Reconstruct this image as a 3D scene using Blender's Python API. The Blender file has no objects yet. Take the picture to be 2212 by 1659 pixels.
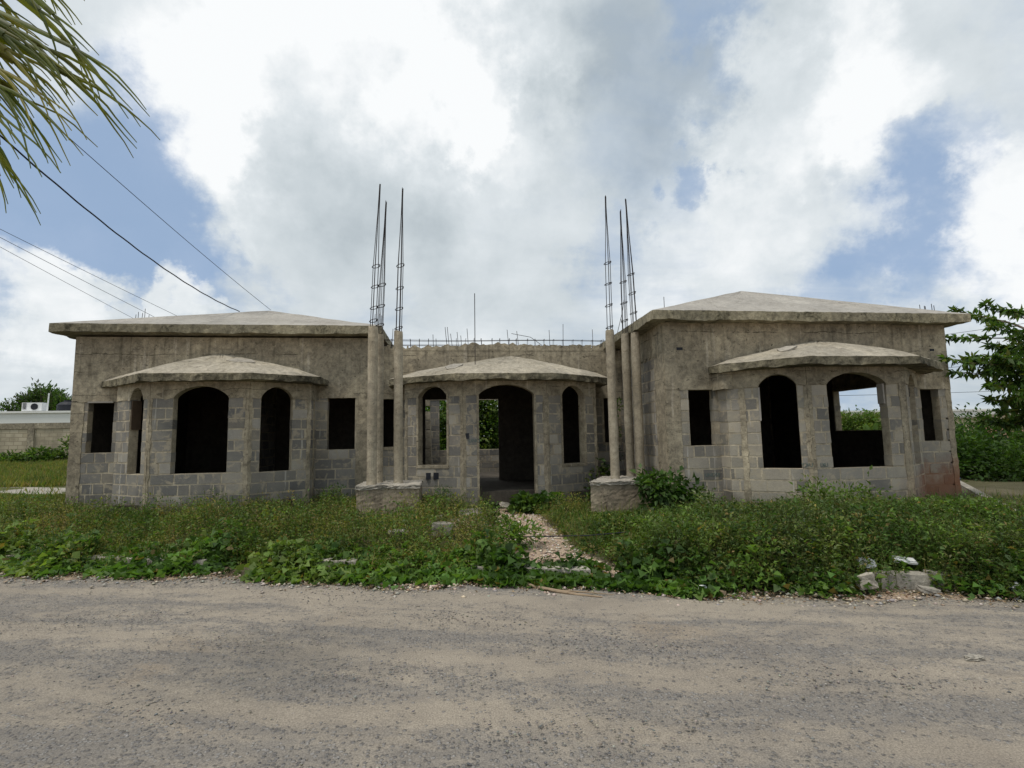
import bpy, math, random
import numpy as np
random.seed(7); rng = np.random.default_rng(11)
D = bpy.data; SC = bpy.context.scene; COL = SC.collection
PI = math.pi; rad = math.radians
def lerp(a, b, t): return a + (b - a) * t
def sstep(a, b, x):
    t = np.clip((x - a) / (b - a), 0, 1); return t * t * (3 - 2 * t)
# ------------------------------------------------------------------ camera
EYE = 1.6; PSI = rad(7); PIT = math.atan(113 / 1100); RHO = rad(1.05)
def cross(a, b): return (a[1]*b[2]-a[2]*b[1], a[2]*b[0]-a[0]*b[2], a[0]*b[1]-a[1]*b[0])
f_ = (math.sin(PSI)*math.cos(PIT), math.cos(PSI)*math.cos(PIT), math.sin(PIT))
r0 = (math.cos(PSI), -math.sin(PSI), 0.0); u0 = cross(r0, f_)
r_ = tuple(r0[i]*math.cos(RHO)-u0[i]*math.sin(RHO) for i in range(3))
u_ = tuple(u0[i]*math.cos(RHO)+r0[i]*math.sin(RHO) for i in range(3))
from mathutils import Matrix, Vector
cam = D.cameras.new('camera'); camo = D.objects.new('camera', cam); COL.objects.link(camo)
cam.sensor_width = 36; cam.lens = 36 * 1100 / 2212; cam.clip_start = 0.05; cam.clip_end = 3000
m = Matrix(((r_[0], u_[0], -f_[0]), (r_[1], u_[1], -f_[1]), (r_[2], u_[2], -f_[2])))
camo.matrix_world = Matrix.Translation((0, 0, EYE)) @ m.to_4x4(); SC.camera = camo
# ------------------------------------------------------------------ materials
class NT:
    def __init__(s, tree): s.t = tree; s.n = tree.nodes; s.l = tree.links
    def new(s, typ, **kw):
        n = s.n.new(typ)
        for k, v in kw.items(): setattr(n, k, v)
        return n
    def lk(s, a, b): s.l.new(a, b)
    def set(s, sock, v):
        if isinstance(v, bpy.types.NodeSocket): s.l.new(v, sock)
        else:
            if isinstance(v, tuple) and len(v) == 3 and sock.type == 'RGBA': v = v + (1,)
            sock.default_value = v
    def math(s, op, a, b=0.0, c=0.0, clamp=False):
        n = s.new('ShaderNodeMath', operation=op, use_clamp=clamp)
        s.set(n.inputs[0], a); s.set(n.inputs[1], b); s.set(n.inputs[2], c); return n.outputs[0]
    def vm(s, op, a, b=(0, 0, 0), sc=None):
        n = s.new('ShaderNodeVectorMath', operation=op); s.set(n.inputs[0], a); s.set(n.inputs[1], b)
        if sc is not None: s.set(n.inputs['Scale'], sc)
        return n.outputs['Value'] if op in ('DOT_PRODUCT', 'LENGTH') else n.outputs[0]
    def noise(s, vec, scale, detail=4, rough=0.55, dist=0.0):
        n = s.new('ShaderNodeTexNoise'); s.set(n.inputs['Vector'], vec); n.inputs['Scale'].default_value = scale
        n.inputs['Detail'].default_value = detail; n.inputs['Roughness'].default_value = rough; n.inputs['Distortion'].default_value = dist
        return n.outputs['Fac']
    def vor(s, vec, scale, feature='F1', out='Distance'):
        n = s.new('ShaderNodeTexVoronoi', feature=feature); s.set(n.inputs['Vector'], vec); n.inputs['Scale'].default_value = scale
        return n.outputs[out]
    def mix(s, f, a, b, typ='MIX'):
        n = s.new('ShaderNodeMix', data_type='RGBA', blend_type=typ); s.set(n.inputs[0], f); s.set(n.inputs[6], a); s.set(n.inputs[7], b); return n.outputs[2]
    def rng(s, v, a, b, c=0.0, d=1.0, smooth=True):
        n = s.new('ShaderNodeMapRange'); n.interpolation_type = 'SMOOTHSTEP' if smooth else 'LINEAR'
        s.set(n.inputs[0], v)
        for i, k in enumerate((a, b, c, d)): n.inputs[i + 1].default_value = k
        return n.outputs[0]
    def sep(s, v):
        n = s.new('ShaderNodeSeparateXYZ'); s.set(n.inputs[0], v); return n.outputs
    def comb(s, x, y, z):
        n = s.new('ShaderNodeCombineXYZ'); s.set(n.inputs[0], x); s.set(n.inputs[1], y); s.set(n.inputs[2], z); return n.outputs[0]
def mat(name, rough=0.9, spec=0.2):
    m = D.materials.new(name); m.use_nodes = True; t = NT(m.node_tree)
    b = m.node_tree.nodes['Principled BSDF']; b.inputs['Roughness'].default_value = rough
    b.inputs['Specular IOR Level'].default_value = spec
    pos = t.new('ShaderNodeNewGeometry').outputs['Position']
    return m, t, b, pos
def bump(t, b, h, strength=0.5, dist=0.01):
    n = t.new('ShaderNodeBump'); n.inputs['Strength'].default_value = strength; n.inputs['Distance'].default_value = dist
    t.lk(h, n.inputs['Height']); t.lk(n.outputs[0], b.inputs['Normal'])
def tint(t):
    return t.new('ShaderNodeAttribute', attribute_name='tint').outputs['Color']
def concrete(name, c1, c2, dark=(0.07, 0.06, 0.045), darkamt=0.7, lo=0.52, soil=False, light=None, bs=0.5, cr=0.5, var=.24, pits=.6, lines=False):
    m, t, b, pos = mat(name)
    n1 = t.noise(pos, 1.3, 6, 0.65); c = t.mix(t.rng(n1, .3, .7), c1, c2)
    ns = t.noise(t.vm('MULTIPLY', pos, (5, 5, 1.0)), 1.2, 5, .6)
    c = t.mix(t.math('MULTIPLY', t.rng(ns, lo, lo + .2), darkamt * .6), c, dark)
    nb = t.noise(pos, 4.5, 6, .7, .4); c = t.mix(t.math('MULTIPLY', t.rng(nb, lo + .02, lo + .2), darkamt), c, dark)
    wv = t.vm('ADD', pos, t.vm('SCALE', t.comb(nb, n1, nb), sc=.8)); cells = t.new('ShaderNodeTexVoronoi', feature='F1'); t.lk(wv, cells.inputs['Vector']); cells.inputs['Scale'].default_value = .95
    cv = t.sep(cells.outputs['Color'])[0]; c = t.mix(1.0, c, t.mix(cv, (1 - var * .55,) * 3, (1 + var * .55, 1 + var * .5, 1 + var * .4)), 'MULTIPLY')
    if lines:
        zz = t.math('ADD', t.sep(pos)[2], t.math('MULTIPLY', t.math('SUBTRACT', t.noise(pos, 2.2, 5, .7), .5), .16)); 
        for z0, w0 in ((3.37, .013), (3.03, .009), (2.56, .008)):
            lm = t.math('MULTIPLY', t.rng(t.math('ABSOLUTE', t.math('SUBTRACT', zz, z0)), 0, w0, 1, 0), t.rng(t.noise(pos, 1.7, 4), .46, .56)); c = t.mix(t.math('MULTIPLY', lm, .85), c, (.035, .03, .02))
        st = t.noise(t.vm('MULTIPLY', pos, (11, 11, .55)), 1.0, 5, .6); c = t.mix(t.math('MULTIPLY', t.rng(st, .54, .66), t.rng(t.sep(pos)[2], 2.7, 3.7, .1, .55)), c, (.10, .088, .06))
    if light: c = t.mix(t.math('MULTIPLY', t.rng(t.noise(t.vm('MULTIPLY', pos, (9, 9, .8)), 1.0, 4), .60, .70), .55), c, light)
    md = t.noise(pos, 9, 6, .72, .3); c = t.mix(1.0, c, t.mix(t.rng(md, .3, .7), (1 - var,) * 3, (1 + var, 1 + var, 1 + var * .9)), 'MULTIPLY')
    pit = t.noise(t.vm('MULTIPLY', pos, (1, 1, 1.7)), 17, 4, .6, .6); c = t.mix(t.math('MULTIPLY', t.rng(pit, .64, .70), pits), c, (.06, .05, .035))
    f = t.noise(pos, 70, 3, .75); c = t.mix(1.0, c, t.mix(f, (.62, .62, .62), (1.36, 1.36, 1.36)), 'MULTIPLY')
    crk = t.vor(t.vm('ADD', pos, t.vm('SCALE', t.comb(nb, n1, nb), (0, 0, 0), .9)), 1.15, 'DISTANCE_TO_EDGE')
    cm = t.math('MULTIPLY', t.rng(crk, .0, .009, 1, 0), t.math('MULTIPLY', t.rng(n1, .5, .6), cr))
    c = t.mix(cm, c, (.03, .026, .02))
    if soil:
        s = t.sep(pos); k = t.math('ADD', s[2], t.math('MULTIPLY', t.math('SUBTRACT', n1, .5), 1.2))
        g = t.math('MULTIPLY', t.rng(k, .62, 1.12, 1, 0), t.rng(s[0], 6.9, 8.3))
        c = t.mix(t.math('MULTIPLY', g, .85), c, (.22, .095, .05))
        g2 = t.rng(k, .35, .62, .55, 0); c = t.mix(g2, c, (.13, .11, .08))
    t.lk(c, b.inputs['Base Color'])
    h = t.math('ADD', t.math('MULTIPLY', nb, 1.0), t.math('ADD', t.math('MULTIPLY', f, .35), t.math('MULTIPLY', cm, -1.2)))
    bump(t, b, h, bs, .035)
    return m
M = {}
M['plaster'] = concrete('cast_concrete', (.385, .34, .255), (.255, .222, .166), soil=True, light=(.48, .43, .35), darkamt=.72, lo=.53, var=.32, pits=1.0, lines=True)
M['mortar'] = concrete('mortar', (.43, .38, .29), (.35, .305, .23), soil=True, darkamt=.35, lo=.6, bs=.5, cr=.2)
M['fascia'] = concrete('slab_edge', (.31, .28, .205), (.215, .195, .135), (.04, .038, .024), darkamt=.85, lo=.5, bs=1.0, var=.35, pits=.9)
M['rough_edge'] = concrete('honeycombed_edge', (.25, .225, .165), (.15, .135, .095), (.03, .028, .018), darkamt=.9, lo=.47, bs=1.0, var=.5, pits=1.0)
M['rooftop'] = concrete('roof_screed', (.37, .35, .315), (.30, .28, .25), (.18, .165, .14), darkamt=.6, lo=.53, bs=.3, cr=.7, var=.14, pits=.2)
M['canopy'] = concrete('canopy_screed', (.42, .38, .31), (.33, .295, .23), (.14, .12, .09), darkamt=.6, lo=.52, bs=1.0, cr=.2)
M['column'] = concrete('column_concrete', (.40, .355, .275), (.29, .25, .185), (.12, .10, .075), darkamt=.6, lo=.52, bs=.35, cr=0)
M['pedestal'] = concrete('pedestal_concrete', (.34, .285, .215), (.235, .19, .14), (.06, .045, .035), darkamt=.75, lo=.5, bs=.35, pits=1.0, cr=0)
M['rubble'] = concrete('pale_rubble', (.40, .37, .32), (.31, .285, .245), (.2, .18, .15), darkamt=.4, bs=.8, cr=0)
M['inner'] = concrete('inner_wall_shade', (.085, .074, .06), (.055, .048, .04), (.03, .026, .02), darkamt=.5)  # indoor shade put into the colour: concrete darkened so the rooms read black
def blockmat():
    m, t, b, pos = mat('concrete_block')
    c = tint(t); n1 = t.noise(pos, 2.2, 5, .6); f = t.noise(pos, 90, 3, .75)
    c = t.mix(1.0, c, t.mix(t.rng(n1, .3, .7), (.82, .82, .84), (1.14, 1.12, 1.06)), 'MULTIPLY')
    c = t.mix(1.0, c, t.mix(f, (.62, .62, .62), (1.38, 1.38, 1.38)), 'MULTIPLY')
    sm = t.noise(pos, 5.5, 5, .65, .5); c = t.mix(t.math('MULTIPLY', t.rng(sm, .53, .64), .8), c, (.36, .315, .235))
    dr = t.noise(t.vm('MULTIPLY', pos, (14, 14, .9)), 1.0, 4, .5)
    c = t.mix(t.math('MULTIPLY', t.rng(dr, .655, .70), .6), c, (.47, .45, .40))
    s = t.sep(pos); k = t.math('ADD', s[2], t.math('MULTIPLY', t.math('SUBTRACT', n1, .5), 1.2))
    g = t.math('MULTIPLY', t.rng(k, .62, 1.12, 1, 0), t.rng(s[0], 6.9, 8.3)); c = t.mix(t.math('MULTIPLY', g, .85), c, (.22, .095, .05))
    c = t.mix(t.rng(k, .3, .6, .5, 0), c, (.12, .105, .08))
    t.lk(c, b.inputs['Base Color']); bump(t, b, t.math('ADD', f, sm), .45, .012); return m
M['block'] = blockmat()
def leafmat(name, mul=1.0, trans=.35, rough=.55):
    m, t, b, pos = mat(name, rough, .3)
    c = tint(t)
    c = t.mix(1.0, c, t.mix(t.rng(t.noise(pos, 1.6, 3), .35, .65), (.72 * mul, .76 * mul, .7 * mul), (1.25 * mul, 1.18 * mul, 1.05 * mul)), 'MULTIPLY')
    t.lk(c, b.inputs['Base Color'])
    tr = t.new('ShaderNodeBsdfTranslucent'); t.lk(t.mix(1.0, c, (1.5, 1.6, .7), 'MULTIPLY'), tr.inputs[0])
    mx = t.new('ShaderNodeMixShader'); mx.inputs[0].default_value = trans
    t.lk(b.outputs[0], mx.inputs[1]); t.lk(tr.outputs[0], mx.inputs[2]); t.lk(mx.outputs[0], m.node_tree.nodes['Material Output'].inputs[0]); return m
M['leaf'] = leafmat('leaf')
M['palmleaf'] = leafmat('palm_leaf', 1.0, .45)
def simple(name, col, rough=.8, var=.25, sc=8, spec=.2, metal=0.0, bs=.2):
    m, t, b, pos = mat(name, rough, spec); b.inputs['Metallic'].default_value = metal
    n = t.noise(pos, sc, 5, .6)
    t.lk(t.mix(n, tuple(c * (1 - var) for c in col), tuple(min(1, c * (1 + var)) for c in col)), b.inputs['Base Color'])
    bump(t, b, n, bs, .01); return m
M['rust'] = simple('rusty_steel', (.035, .028, .026), .7, .4, 30, .4, .5)
M['bark'] = simple('bark', (.13, .10, .075), .95, .4, 12, bs=.8)
M['cable'] = simple('black_cable', (.012, .012, .015), .6, .1)
M['oldwood'] = simple('damp_brown_board', (.085, .06, .04), .9, .3, 10)
M['wood'] = simple('weathered_board', (.30, .28, .25), .9, .25, 10)
M['white'] = simple('white_paint', (.72, .72, .68), .8, .08, 1.2)
M['plasticwhite'] = simple('white_plastic', (.75, .76, .76), .4, .06, 20, .5)
M['dark'] = simple('dark_plastic', (.02, .022, .028), .6, .2)
M['blue'] = simple('blue_plastic', (.02, .06, .28), .5, .2, 20, .4)
M['beige'] = simple('beige_paint', (.50, .42, .28), .9, .12, 1)
M['pink'] = simple('pink_paint', (.42, .25, .19), .9, .12, 1)
M['yellow'] = simple('yellow_paint', (.55, .44, .20), .9, .12, 1)
M['redroof'] = simple('red_flowers', (.40, .09, .06), .9, .3, 3)
M['glass'] = simple('dark_glass', (.03, .035, .04), .2, .1, 2, .5)
M['drystick'] = simple('dry_stick', (.28, .21, .14), .9, .3, 20)
def groundmat():
    m, t, b, pos = mat('soil', .95, .1)
    n = t.noise(pos, .8, 6, .65); f = t.noise(pos, 40, 4, .7)
    c = t.mix(t.rng(n, .35, .65), (.10, .085, .055), (.17, .145, .10))
    d = t.vm('LENGTH', pos); far = t.rng(d, 12, 25)
    c = t.mix(far, c, t.mix(t.rng(t.noise(pos, .35, 5), .35, .65), (.055, .075, .022), (.11, .12, .04)))
    # bare pinkish caliche: entrance path and the patch at the corner (vertex mask)
    bare = t.new('ShaderNodeAttribute', attribute_name='bare').outputs['Fac']
    p = t.mix(t.noise(pos, 14, 5, .7), (.28, .20, .14), (.56, .44, .33))
    c = t.mix(t.rng(t.math('ADD', bare, t.math('MULTIPLY', t.math('SUBTRACT', n, .5), .8)), .35, .6), c, p)
    c = t.mix(1.0, c, t.mix(f, (.6, .6, .6), (1.4, 1.4, 1.4)), 'MULTIPLY')
    t.lk(c, b.inputs['Base Color']); bump(t, b, t.math('ADD', t.noise(pos, 14, 4), f), .8, .03); return m
M['ground'] = groundmat()
def roadmat():
    m, t, b, pos = mat('dusty_road', .92, .15)
    rot = t.new('ShaderNodeVectorRotate', rotation_type='Z_AXIS'); t.lk(pos, rot.inputs['Vector']); rot.inputs['Angle'].default_value = rad(16.07)
    q = t.vm('MULTIPLY', rot.outputs[0], (.75, 2.0, 1)); q2 = t.vm('MULTIPLY', rot.outputs[0], (.35, 1.5, 1))
    big = t.noise(q, 1.25, 9, .7, .4); bands = t.noise(t.vm('MULTIPLY', rot.outputs[0], (.12, 1.15, 1)), 1.0, 6, .62, .25)
    fine = t.noise(t.vm('MULTIPLY', rot.outputs[0], (2.0, 4.2, 1)), 1.5, 8, .75, .3); n3 = t.noise(pos, 22, 4, .7)
    grit = t.noise(pos, 100, 3, .8); peb = t.new('ShaderNodeTexVoronoi', feature='F1'); t.lk(pos, peb.inputs['Vector']); peb.inputs['Scale'].default_value = 42
    pc = t.sep(peb.outputs['Color']); pd = peb.outputs['Distance']
    k = t.math('ADD', t.math('MULTIPLY', big, .45), t.math('ADD', t.math('MULTIPLY', bands, .65), t.math('MULTIPLY', fine, .55)))
    ry = t.math('ADD', t.sep(rot.outputs[0])[1], t.math('MULTIPLY', t.math('SUBTRACT', t.noise(rot.outputs[0], .35, 3), .5), .9)); rn = t.noise(t.vm('MULTIPLY', rot.outputs[0], (.5, 1, 1)), 1.3, 3)
    for y0, w0, am in ((4.14, .10, .17), (4.66, .08, .14), (3.45, .14, .12), (2.55, .2, .12), (5.05, .16, -.16), (3.8, .17, -.14), (3.0, .22, -.12)):
        k = t.math('ADD', k, t.math('MULTIPLY', t.math('MULTIPLY', t.rng(t.math('ABSOLUTE', t.math('SUBTRACT', ry, y0)), 0, w0, 1, 0), t.rng(rn, .38, .58)), am))
    patch = t.rng(k, .70, .95)
    dust = t.mix(t.rng(t.noise(pos, .5, 5, .6), .35, .65), (.262, .228, .184), (.318, .276, .22))
    dust = t.mix(t.math('MULTIPLY', t.rng(t.noise(pos, .8, 4, .5, .5), .58, .70), .45), dust, (.225, .175, .125))
    dust = t.mix(t.math('MULTIPLY', patch, .65), dust, (.175, .165, .152))
    # stones of mixed grey showing through where the dust is thin
    stone = t.mix(pc[1], (.115, .112, .112), (.30, .285, .265)); show = t.rng(t.math('SUBTRACT', t.math('ADD', .05, t.math('MULTIPLY', patch, .52)), pc[0]), -.03, .06)
    inside = t.rng(pd, .35, .62, 1, 0); c = t.mix(t.math('MULTIPLY', t.math('MULTIPLY', show, inside), .8), dust, stone)
    c = t.mix(1.0, c, t.mix(t.rng(grit, .3, .7), (.68, .68, .68), (1.30, 1.30, 1.30)), 'MULTIPLY')
    c = t.mix(1.0, c, t.mix(t.rng(fine, .3, .7), (1.07, 1.07, 1.07), (.91, .91, .92)), 'MULTIPLY')
    t.lk(c, b.inputs['Base Color'])
    h = t.math('ADD', t.math('MULTIPLY', grit, .35), t.math('ADD', t.math('MULTIPLY', t.math('MULTIPLY', show, inside), .55), t.math('ADD', t.math('MULTIPLY', n3, .4), t.math('MULTIPLY', k, -.8))))
    bump(t, b, h, .8, .022); return m
M['road'] = roadmat()
def brickmat():
    m, t, b, pos = mat('neighbour_blockwork')
    br = t.new('ShaderNodeTexBrick'); s = t.sep(pos)
    t.lk(t.comb(s[0], s[2], 0), br.inputs['Vector']); br.inputs['Scale'].default_value = 1
    br.inputs['Brick Width'].default_value = .4; br.inputs['Row Height'].default_value = .2; br.inputs['Mortar Size'].default_value = .012
    br.inputs['Color1'].default_value = (.42, .36, .25, 1); br.inputs['Color2'].default_value = (.50, .44, .32, 1); br.inputs['Mortar'].default_value = (.25, .21, .15, 1)
    c = t.mix(t.rng(t.noise(pos, 1.2, 5), .4, .7), br.outputs[0], (.26, .225, .16)); t.lk(c, b.inputs['Base Color']); return m
M['nbrick'] = brickmat()
# ------------------------------------------------------------------ object helpers
def tag(o, label=None, cat=None, group=None, kind=None):
    for k, v in (('label', label), ('category', cat), ('group', group), ('kind', kind)):
        if v: o[k] = v
    return o
def empty(name, loc, label, cat, group=None):
    o = D.objects.new(name, None); COL.objects.link(o); o.location = loc; o.empty_display_size = .2; return tag(o, label, cat, group)
def attach(o, parent):
    if parent is None: return
    o.parent = parent; w = Vector((0, 0, 0)); p = parent
    while p is not None: w += Vector(p.location); p = p.parent
    o.location = -w
class MB:
    def __init__(s): s.v = []; s.f = []; s.mi = []; s.t = []
    def add(s, vs, fs, mi=0, tint=(1, 1, 1)):
        k = len(s.v); s.v += [tuple(v) for v in vs]
        for f in fs: s.f.append(tuple(i + k for i in f)); s.mi.append(mi); s.t.append(tint)
    def hexa(s, b, mi=0, tint=(1, 1, 1)):   # 8 pts: 4 bottom ring, 4 top ring
        s.add(b, ((3, 2, 1, 0), (4, 5, 6, 7), (0, 1, 5, 4), (1, 2, 6, 5), (2, 3, 7, 6), (3, 0, 4, 7)), mi, tint)
    def box(s, x0, x1, y0, y1, z0, z1, mi=0, tint=(1, 1, 1), j=0.0):
        r = lambda: random.uniform(-j, j)
        s.hexa([(x + r(), y + r(), z + r()) for z in (z0, z1) for x, y in ((x0, y0), (x1, y0), (x1, y1), (x0, y1))], mi, tint)
    def tube(s, pts, r, n=6, mi=0, tint=(1, 1, 1), cap=True):
        pts = [Vector(p) for p in pts]; rs = r if isinstance(r, (list, tuple)) else [r] * len(pts)
        k = len(s.v)
        for i, p in enumerate(pts):
            d = (pts[min(i + 1, len(pts) - 1)] - pts[max(i - 1, 0)]).normalized()
            a = d.cross(Vector((0, 0, 1)) if abs(d.z) < .9 else Vector((1, 0, 0))).normalized(); b = d.cross(a)
            for q in range(n):
                an = 2 * PI * q / n; s.v.append(tuple(p + (a * math.cos(an) + b * math.sin(an)) * rs[i]))
        for i in range(len(pts) - 1):
            for q in range(n):
                s.f.append((k + i*n + q, k + i*n + (q+1) % n, k + (i+1)*n + (q+1) % n, k + (i+1)*n + q)); s.mi.append(mi); s.t.append(tint)
        if cap:
            for base, rev in ((k, True), (k + (len(pts) - 1) * n, False)):
                f = tuple(base + q for q in range(n)); s.f.append(f[::-1] if rev else f); s.mi.append(mi); s.t.append(tint)
    def build(s, name, mats, parent=None, smooth=False, fix=True):
        me = D.meshes.new(name); me.from_pydata(s.v, [], s.f)
        for mm in (mats if isinstance(mats, (list, tuple)) else [mats]): me.materials.append(mm)
        me.polygons.foreach_set('material_index', s.mi)
        if smooth: me.polygons.foreach_set('use_smooth', [True] * len(s.f))
        lt = np.empty(len(me.polygons), np.int32); me.polygons.foreach_get('loop_total', lt)
        at = me.color_attributes.new('tint', 'FLOAT_COLOR', 'CORNER')
        tt = np.ones((len(s.f), 4), np.float32); tt[:, :3] = np.array(s.t, np.float32).reshape(-1, 3)
        at.data.foreach_set('color', np.repeat(tt, lt, axis=0).ravel())
        if fix:
            import bmesh
            bm = bmesh.new(); bm.from_mesh(me); bmesh.ops.recalc_face_normals(bm, faces=bm.faces); bm.to_mesh(me); bm.free()
        me.update(); o = D.objects.new(name, me); COL.objects.link(o); attach(o, parent); return o
def npmesh(name, V, F, mats, T=None, parent=None, attr=None, smooth=False):
    """V (n,3), F (m,k) same-size faces, T (m,3) colour of each face"""
    me = D.meshes.new(name); V = np.asarray(V, np.float32); F = np.asarray(F, np.int32); m_, k = F.shape
    me.vertices.add(len(V)); me.vertices.foreach_set('co', V.ravel()); me.loops.add(m_ * k); me.loops.foreach_set('vertex_index', F.ravel())
    me.polygons.add(m_); me.polygons.foreach_set('loop_start', np.arange(m_, dtype=np.int32) * k)
    me.materials.append(mats); me.update(calc_edges=True)
    if T is not None:
        at = me.color_attributes.new('tint', 'FLOAT_COLOR', 'CORNER'); tt = np.ones((m_, 4), np.float32); tt[:, :3] = T
        at.data.foreach_set('color', np.repeat(tt, k, axis=0).ravel())
    if attr is not None:
        a = me.attributes.new(attr[0], 'FLOAT', 'POINT'); a.data.foreach_set('value', np.asarray(attr[1], np.float32))
    if smooth: me.polygons.foreach_set('use_smooth', np.ones(m_, bool))
    o = D.objects.new(name, me); COL.objects.link(o); attach(o, parent); return o
# ------------------------------------------------------------------ terrain
def edgeY(X): return 5.72 - .288 * X + .10 * np.sin(X * 1.7) + .05 * np.sin(X * 4.3 + 1)
def gz(X, Y):
    X = np.asarray(X, float); Y = np.asarray(Y, float); d = (Y - edgeY(X)) / 1.04
    z = .24 * sstep(.05, 2.3, d) + .42 * sstep(14, 28, Y) * sstep(0, -8, X)
    z = z + sstep(.2, 1.2, d) * (.025 * np.sin(X * 2.1 + Y) + .02 * np.sin(Y * 3.3 - X * 1.1))
    return z - .03 * (d < 0)
PATH = np.array([(1.0, 9.9), (1.12, 8.6), (1.1, 7.6), (1.08, 6.6), (1.45, 5.75), (1.75, 5.2)])
def pathd(X, Y):
    d = np.full(np.shape(X), 9.0)
    for a, b in zip(PATH[:-1], PATH[1:]):
        ab = b - a; t = np.clip(((X - a[0]) * ab[0] + (Y - a[1]) * ab[1]) / (ab @ ab), 0, 1)
        d = np.minimum(d, np.hypot(X - a[0] - ab[0] * t, Y - a[1] - ab[1] * t))
    w = .24 + .17 * np.clip((8 - Y) / 2.5, 0, 1.4)
    return d - w
def bare(X, Y):
    a = sstep(.35, -.05, pathd(X, Y)); b = sstep(.95, .4, np.hypot((X - 7.9) / 1.4, Y - 6.15))
    c = sstep(.25, -.05, (Y - edgeY(X))) * .8
    d = .6 * sstep(1.1, .4, np.hypot((X - .6) / 1.2, (Y - 8.3)))
    return np.maximum(np.maximum(a, b), np.maximum(c, d))
def axis(lo, hi, fine0, fine1, step):
    a = list(np.arange(fine0, fine1 + 1e-6, step)); s = step; x = a[-1]
    while x < hi: s *= 1.25; x += s; a.append(x)
    s = step; x = a[0]
    while x > lo: s *= 1.25; x -= s; a.insert(0, x)
    return np.array(a)
ax = axis(-900, 900, -14, 14, .14); ay = axis(-300, 1500, 0, 20, .14)
GX, GY = np.meshgrid(ax, ay); Z = gz(GX, GY); nx, ny = len(ax), len(ay)
idx = np.arange(nx * ny).reshape(ny, nx)
F = np.stack([idx[:-1, :-1], idx[:-1, 1:], idx[1:, 1:], idx[1:, :-1]], -1).reshape(-1, 4)
V = np.stack([GX, GY, Z], -1).reshape(-1, 3)
tag(npmesh('ground', V, F, M['ground'], attr=('bare', bare(GX, GY).ravel()), smooth=True), kind='structure')
rx = np.concatenate([np.arange(-120, -14, 4.), np.arange(-14, 14, .12), np.arange(14, 121, 4.)]); rt = np.linspace(0, 1, 60)
RX, RT = np.meshgrid(rx, rt); e1 = edgeY(RX) + .06 + .09 * np.sin(RX * 7.1) * np.sin(RX * 2.9 + 2) + .05 * np.sin(RX * 17); RY = e1 - RT * 5.2
RZ = .004 + .012 * np.sin(RX * .8 + RY * 1.3) * sstep(.0, .1, RT) + .006; RZ = RZ - .03 * sstep(.03, 0, RT)
idx = np.arange(RX.size).reshape(RX.shape); F = np.stack([idx[1:, :-1], idx[1:, 1:], idx[:-1, 1:], idx[:-1, :-1]], -1).reshape(-1, 4)
tag(npmesh('road', np.stack([RX, RY, RZ], -1).reshape(-1, 3), F, M['road'], smooth=True), kind='structure')
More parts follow.
